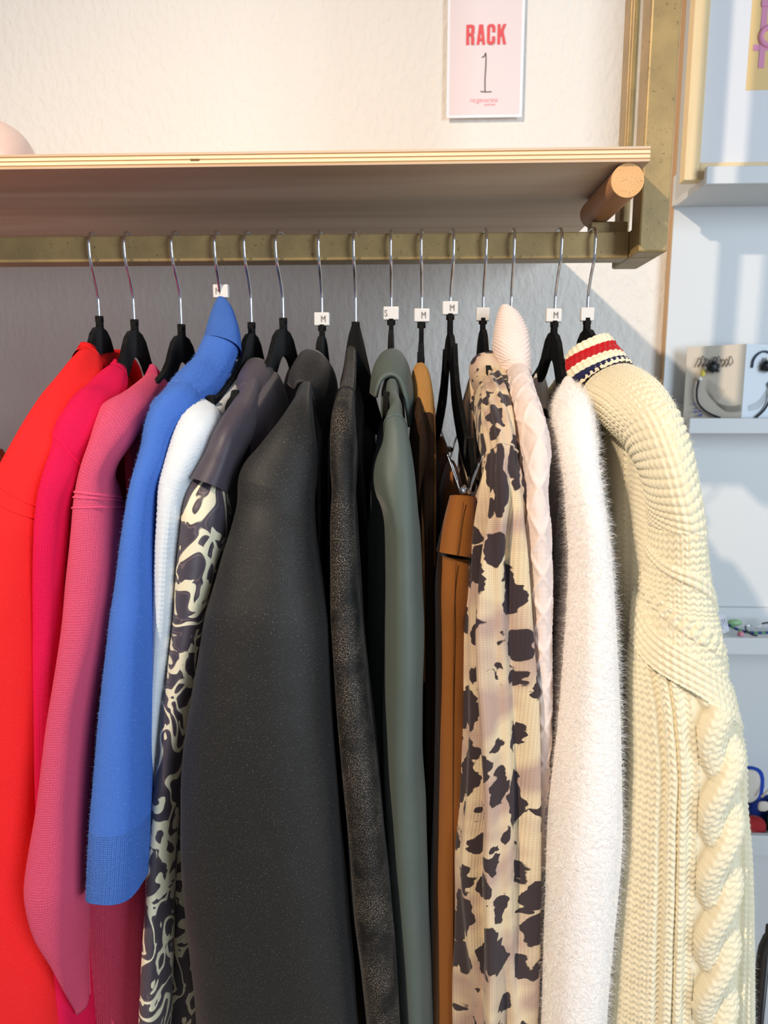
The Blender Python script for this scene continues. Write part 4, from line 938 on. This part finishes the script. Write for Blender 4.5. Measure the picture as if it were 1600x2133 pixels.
pt = mk('paper_tag', V, [(0,1,2,3),(7,6,5,4),(0,4,5,1),(1,5,6,2),(2,6,7,3),(3,7,4,0)], plain('tag_paper', (228, 232, 244), .6), nk, smooth=False)
for k, (f0, f1, s_) in enumerate(((.15, .75, .1), (.28, .6, .3), (.42, .72, .45), (.55, .9, .6), (.72, .5, .75))):
    A = T4[0]+(T4[1]-T4[0])*(.12+.17*k)+(T4[3]-T4[0])*.25; B = A+(T4[3]-T4[0])*(.3+.25*((k*37) % 5)/5)
    tube('tag_mark', [A-np.array((0, .0008, 0)), B-np.array((0, .0008, 0))], .0005, plain('tag_ink', (72, 84, 110), .7), pt, k=5)

# pouches on the lowest ledge
X0, Yl, zb, zt = ledges[3]; zl = zb+.0102
def pad(name, cx, y, z0, w_, h_, d_, mat, parent=None, k=24, ex=3.):
    V = []; Fc = []; R = 10
    for i in range(R+1):
        a = -math.pi/2+math.pi*i/R; rr = math.cos(a)**.6; yy = y+d_*math.sin(a)
        for j in range(k):
            b = 2*math.pi*j/k; cx_ = np.sign(math.cos(b))*abs(math.cos(b))**(2/ex); sx_ = np.sign(math.sin(b))*abs(math.sin(b))**(2/ex)
            V.append((cx+w_*rr*cx_, yy, z0+h_+h_*rr*sx_))
    Fc = [(i*k+j, i*k+(j+1) % k, (i+1)*k+(j+1) % k, (i+1)*k+j) for i in range(R) for j in range(k)]
    return mk(name, V, Fc, mat, parent)
bm = cloth('blue_felt', (34, 72, 176)); rm = cloth('red_felt', (170, 44, 48)); gm = cloth('green_felt', (44, 122, 84)); cmn = cloth('cream_felt', (226, 218, 206))
pb_ = P(1590, 1732, Yl+.03)
t = thing('blue_pouch', 'white pouch with bright blue border beside the cream sleeve', 'pouch', (P(1560, 1700, Yl+.03)[0], Yl+.035, zl+.028))
cx = P(1553, 1640, Yl+.03)[0]; zc_ = P(1553, 1640, Yl+.03)[2]
pad('border', cx, Yl+.035, zc_-.032, .033, .034, .010, bm, t); pad('panel', cx-.003, Yl+.026, zc_-.026, .025, .0305, .006, cmn, t)
xr = P(1573, 1715, Yl+.03)[0]
tag(pad('red_pouch', xr-.012, Yl+.028, zl, .029, .0225, .014, rm), 'red felt pouch under the blue-bordered pouch', 'pouch')
tag(pad('dark_blue_pouch', xr+.018, Yl+.055, zl, .025, .035, .013, cloth('navy_felt', (28, 52, 130))), 'dark blue felt pouch between the red and green pouches', 'pouch')
gp = thing('green_pouch', 'green felt pouch with white trim at the right picture edge', 'pouch', (xr+.034, Yl+.03, zl))
pad('front', xr+.042, Yl+.028, zl+.001, .022, .038, .012, gm, gp)
tube('white_trim', [P(1586, 1660, Yl+.012), P(1592, 1655, Yl+.010), P(1606, 1640, Yl+.010)], .0018, cmn, gp, n=10)
pad('white_patch', P(1600, 1692, Yl)[0], Yl+.016, P(1600, 1692, Yl)[2]-.008, .009, .009, .003, cmn, gp)

# black bent steel tube chair back at lower right
Yk = .80
bt = plain('black_steel_tube', (42, 36, 34), .4, spec=.5)
ch = thing('chair_frame', 'black bent steel tube frame behind the cream sweater at lower right', 'chair', (P(1700, 2133, Yk)[0], Yk, 0))
x0 = P(1573, 2133, Yk)[0]; zt = P(1600, 1925, Yk)[2]; x1 = x0+.36
def bend(x0, x1, zt, r, y, z0=0.0): return [(x0, y, z0), (x0, y, (z0+zt)/2), (x0, y, zt-r*1.6), (x0+.0005, y, zt-r), (x0+r*.3, y, zt-r*.3), (x0+r, y, zt), ((x0+x1)/2, y, zt), (x1-r, y, zt), (x1-r*.3, y, zt-r*.3), (x1-.0005, y, zt-r), (x1, y, zt-r*1.6), (x1, y, z0)]
tube('back_tube', bend(x0, x1, zt, .035, Yk), .0054, bt, ch, n=160, k=14)
for k in range(5):
    xx = P(1596, 2000, Yk)[0]+k*.062; tube('spindle', [(xx, Yk, .44), (xx, Yk, zt-.002)], .004, bt, ch, k=12)
box('seat', x0-.01, x1+.01, Yk-.30, Yk+.012, .42, .45, bt, ch, .01)
for xx in (x0+.02, x1-.02): tube('front_leg', [(xx, Yk-.27, 0), (xx, Yk-.27, .42)], .0085, bt, ch, k=12)
def tweed():
    t = NT('dark_tweed'); v = t.obj(); a = t.noise(v, 330, 2, .7); t.set(color=t.ramp(a, [(.4, srgb(34,32,34)), (.6, srgb(70,66,66)), (.74, srgb(190,188,186))]), rough=.95); t.bump(a, .8, .003); return t.m
tag(loft([(1540,1990,1566,1985,.76,.012),(1543,2060,1571,2060,.76,.015),(1540,2133,1572,2133,.76,.015),(1535,2290,1570,2290,.76,.015)], [('tweed_throw', None)], None, tweed(), nV=40, disp=lambda U, W, s: .0015*np.sin(U*700)*np.sin(W*500))[0][0],
    'dark grey tweed throw over the black chair frame behind the cream sleeve', 'throw')

# another hanger with tan trousers at the left picture edge
hx = P(16, 925, 1.037)[0]
hb = hanger(857+(hx/RY)*F-30, 672, 'black hanger at the left picture edge, rounded tip showing', None, drop=1.75)
tt = garment('tan_trousers', 'tan folded trousers hung over the hanger at the left picture edge', 'trousers', 857+(hx/RY)*F-30, 672)
loft([(-70,934,4,936,.99,.012),(-70,950,9,950,.99,.03),(-70,1010,10,1010,.99,.034),(-70,1400,10,1400,.99,.034),(-70,1900,8,1900,.99,.034)], [('folded_leg', None)], tt, cloth('tan_wool', (168, 108, 74), (138, 84, 54)), nV=60)
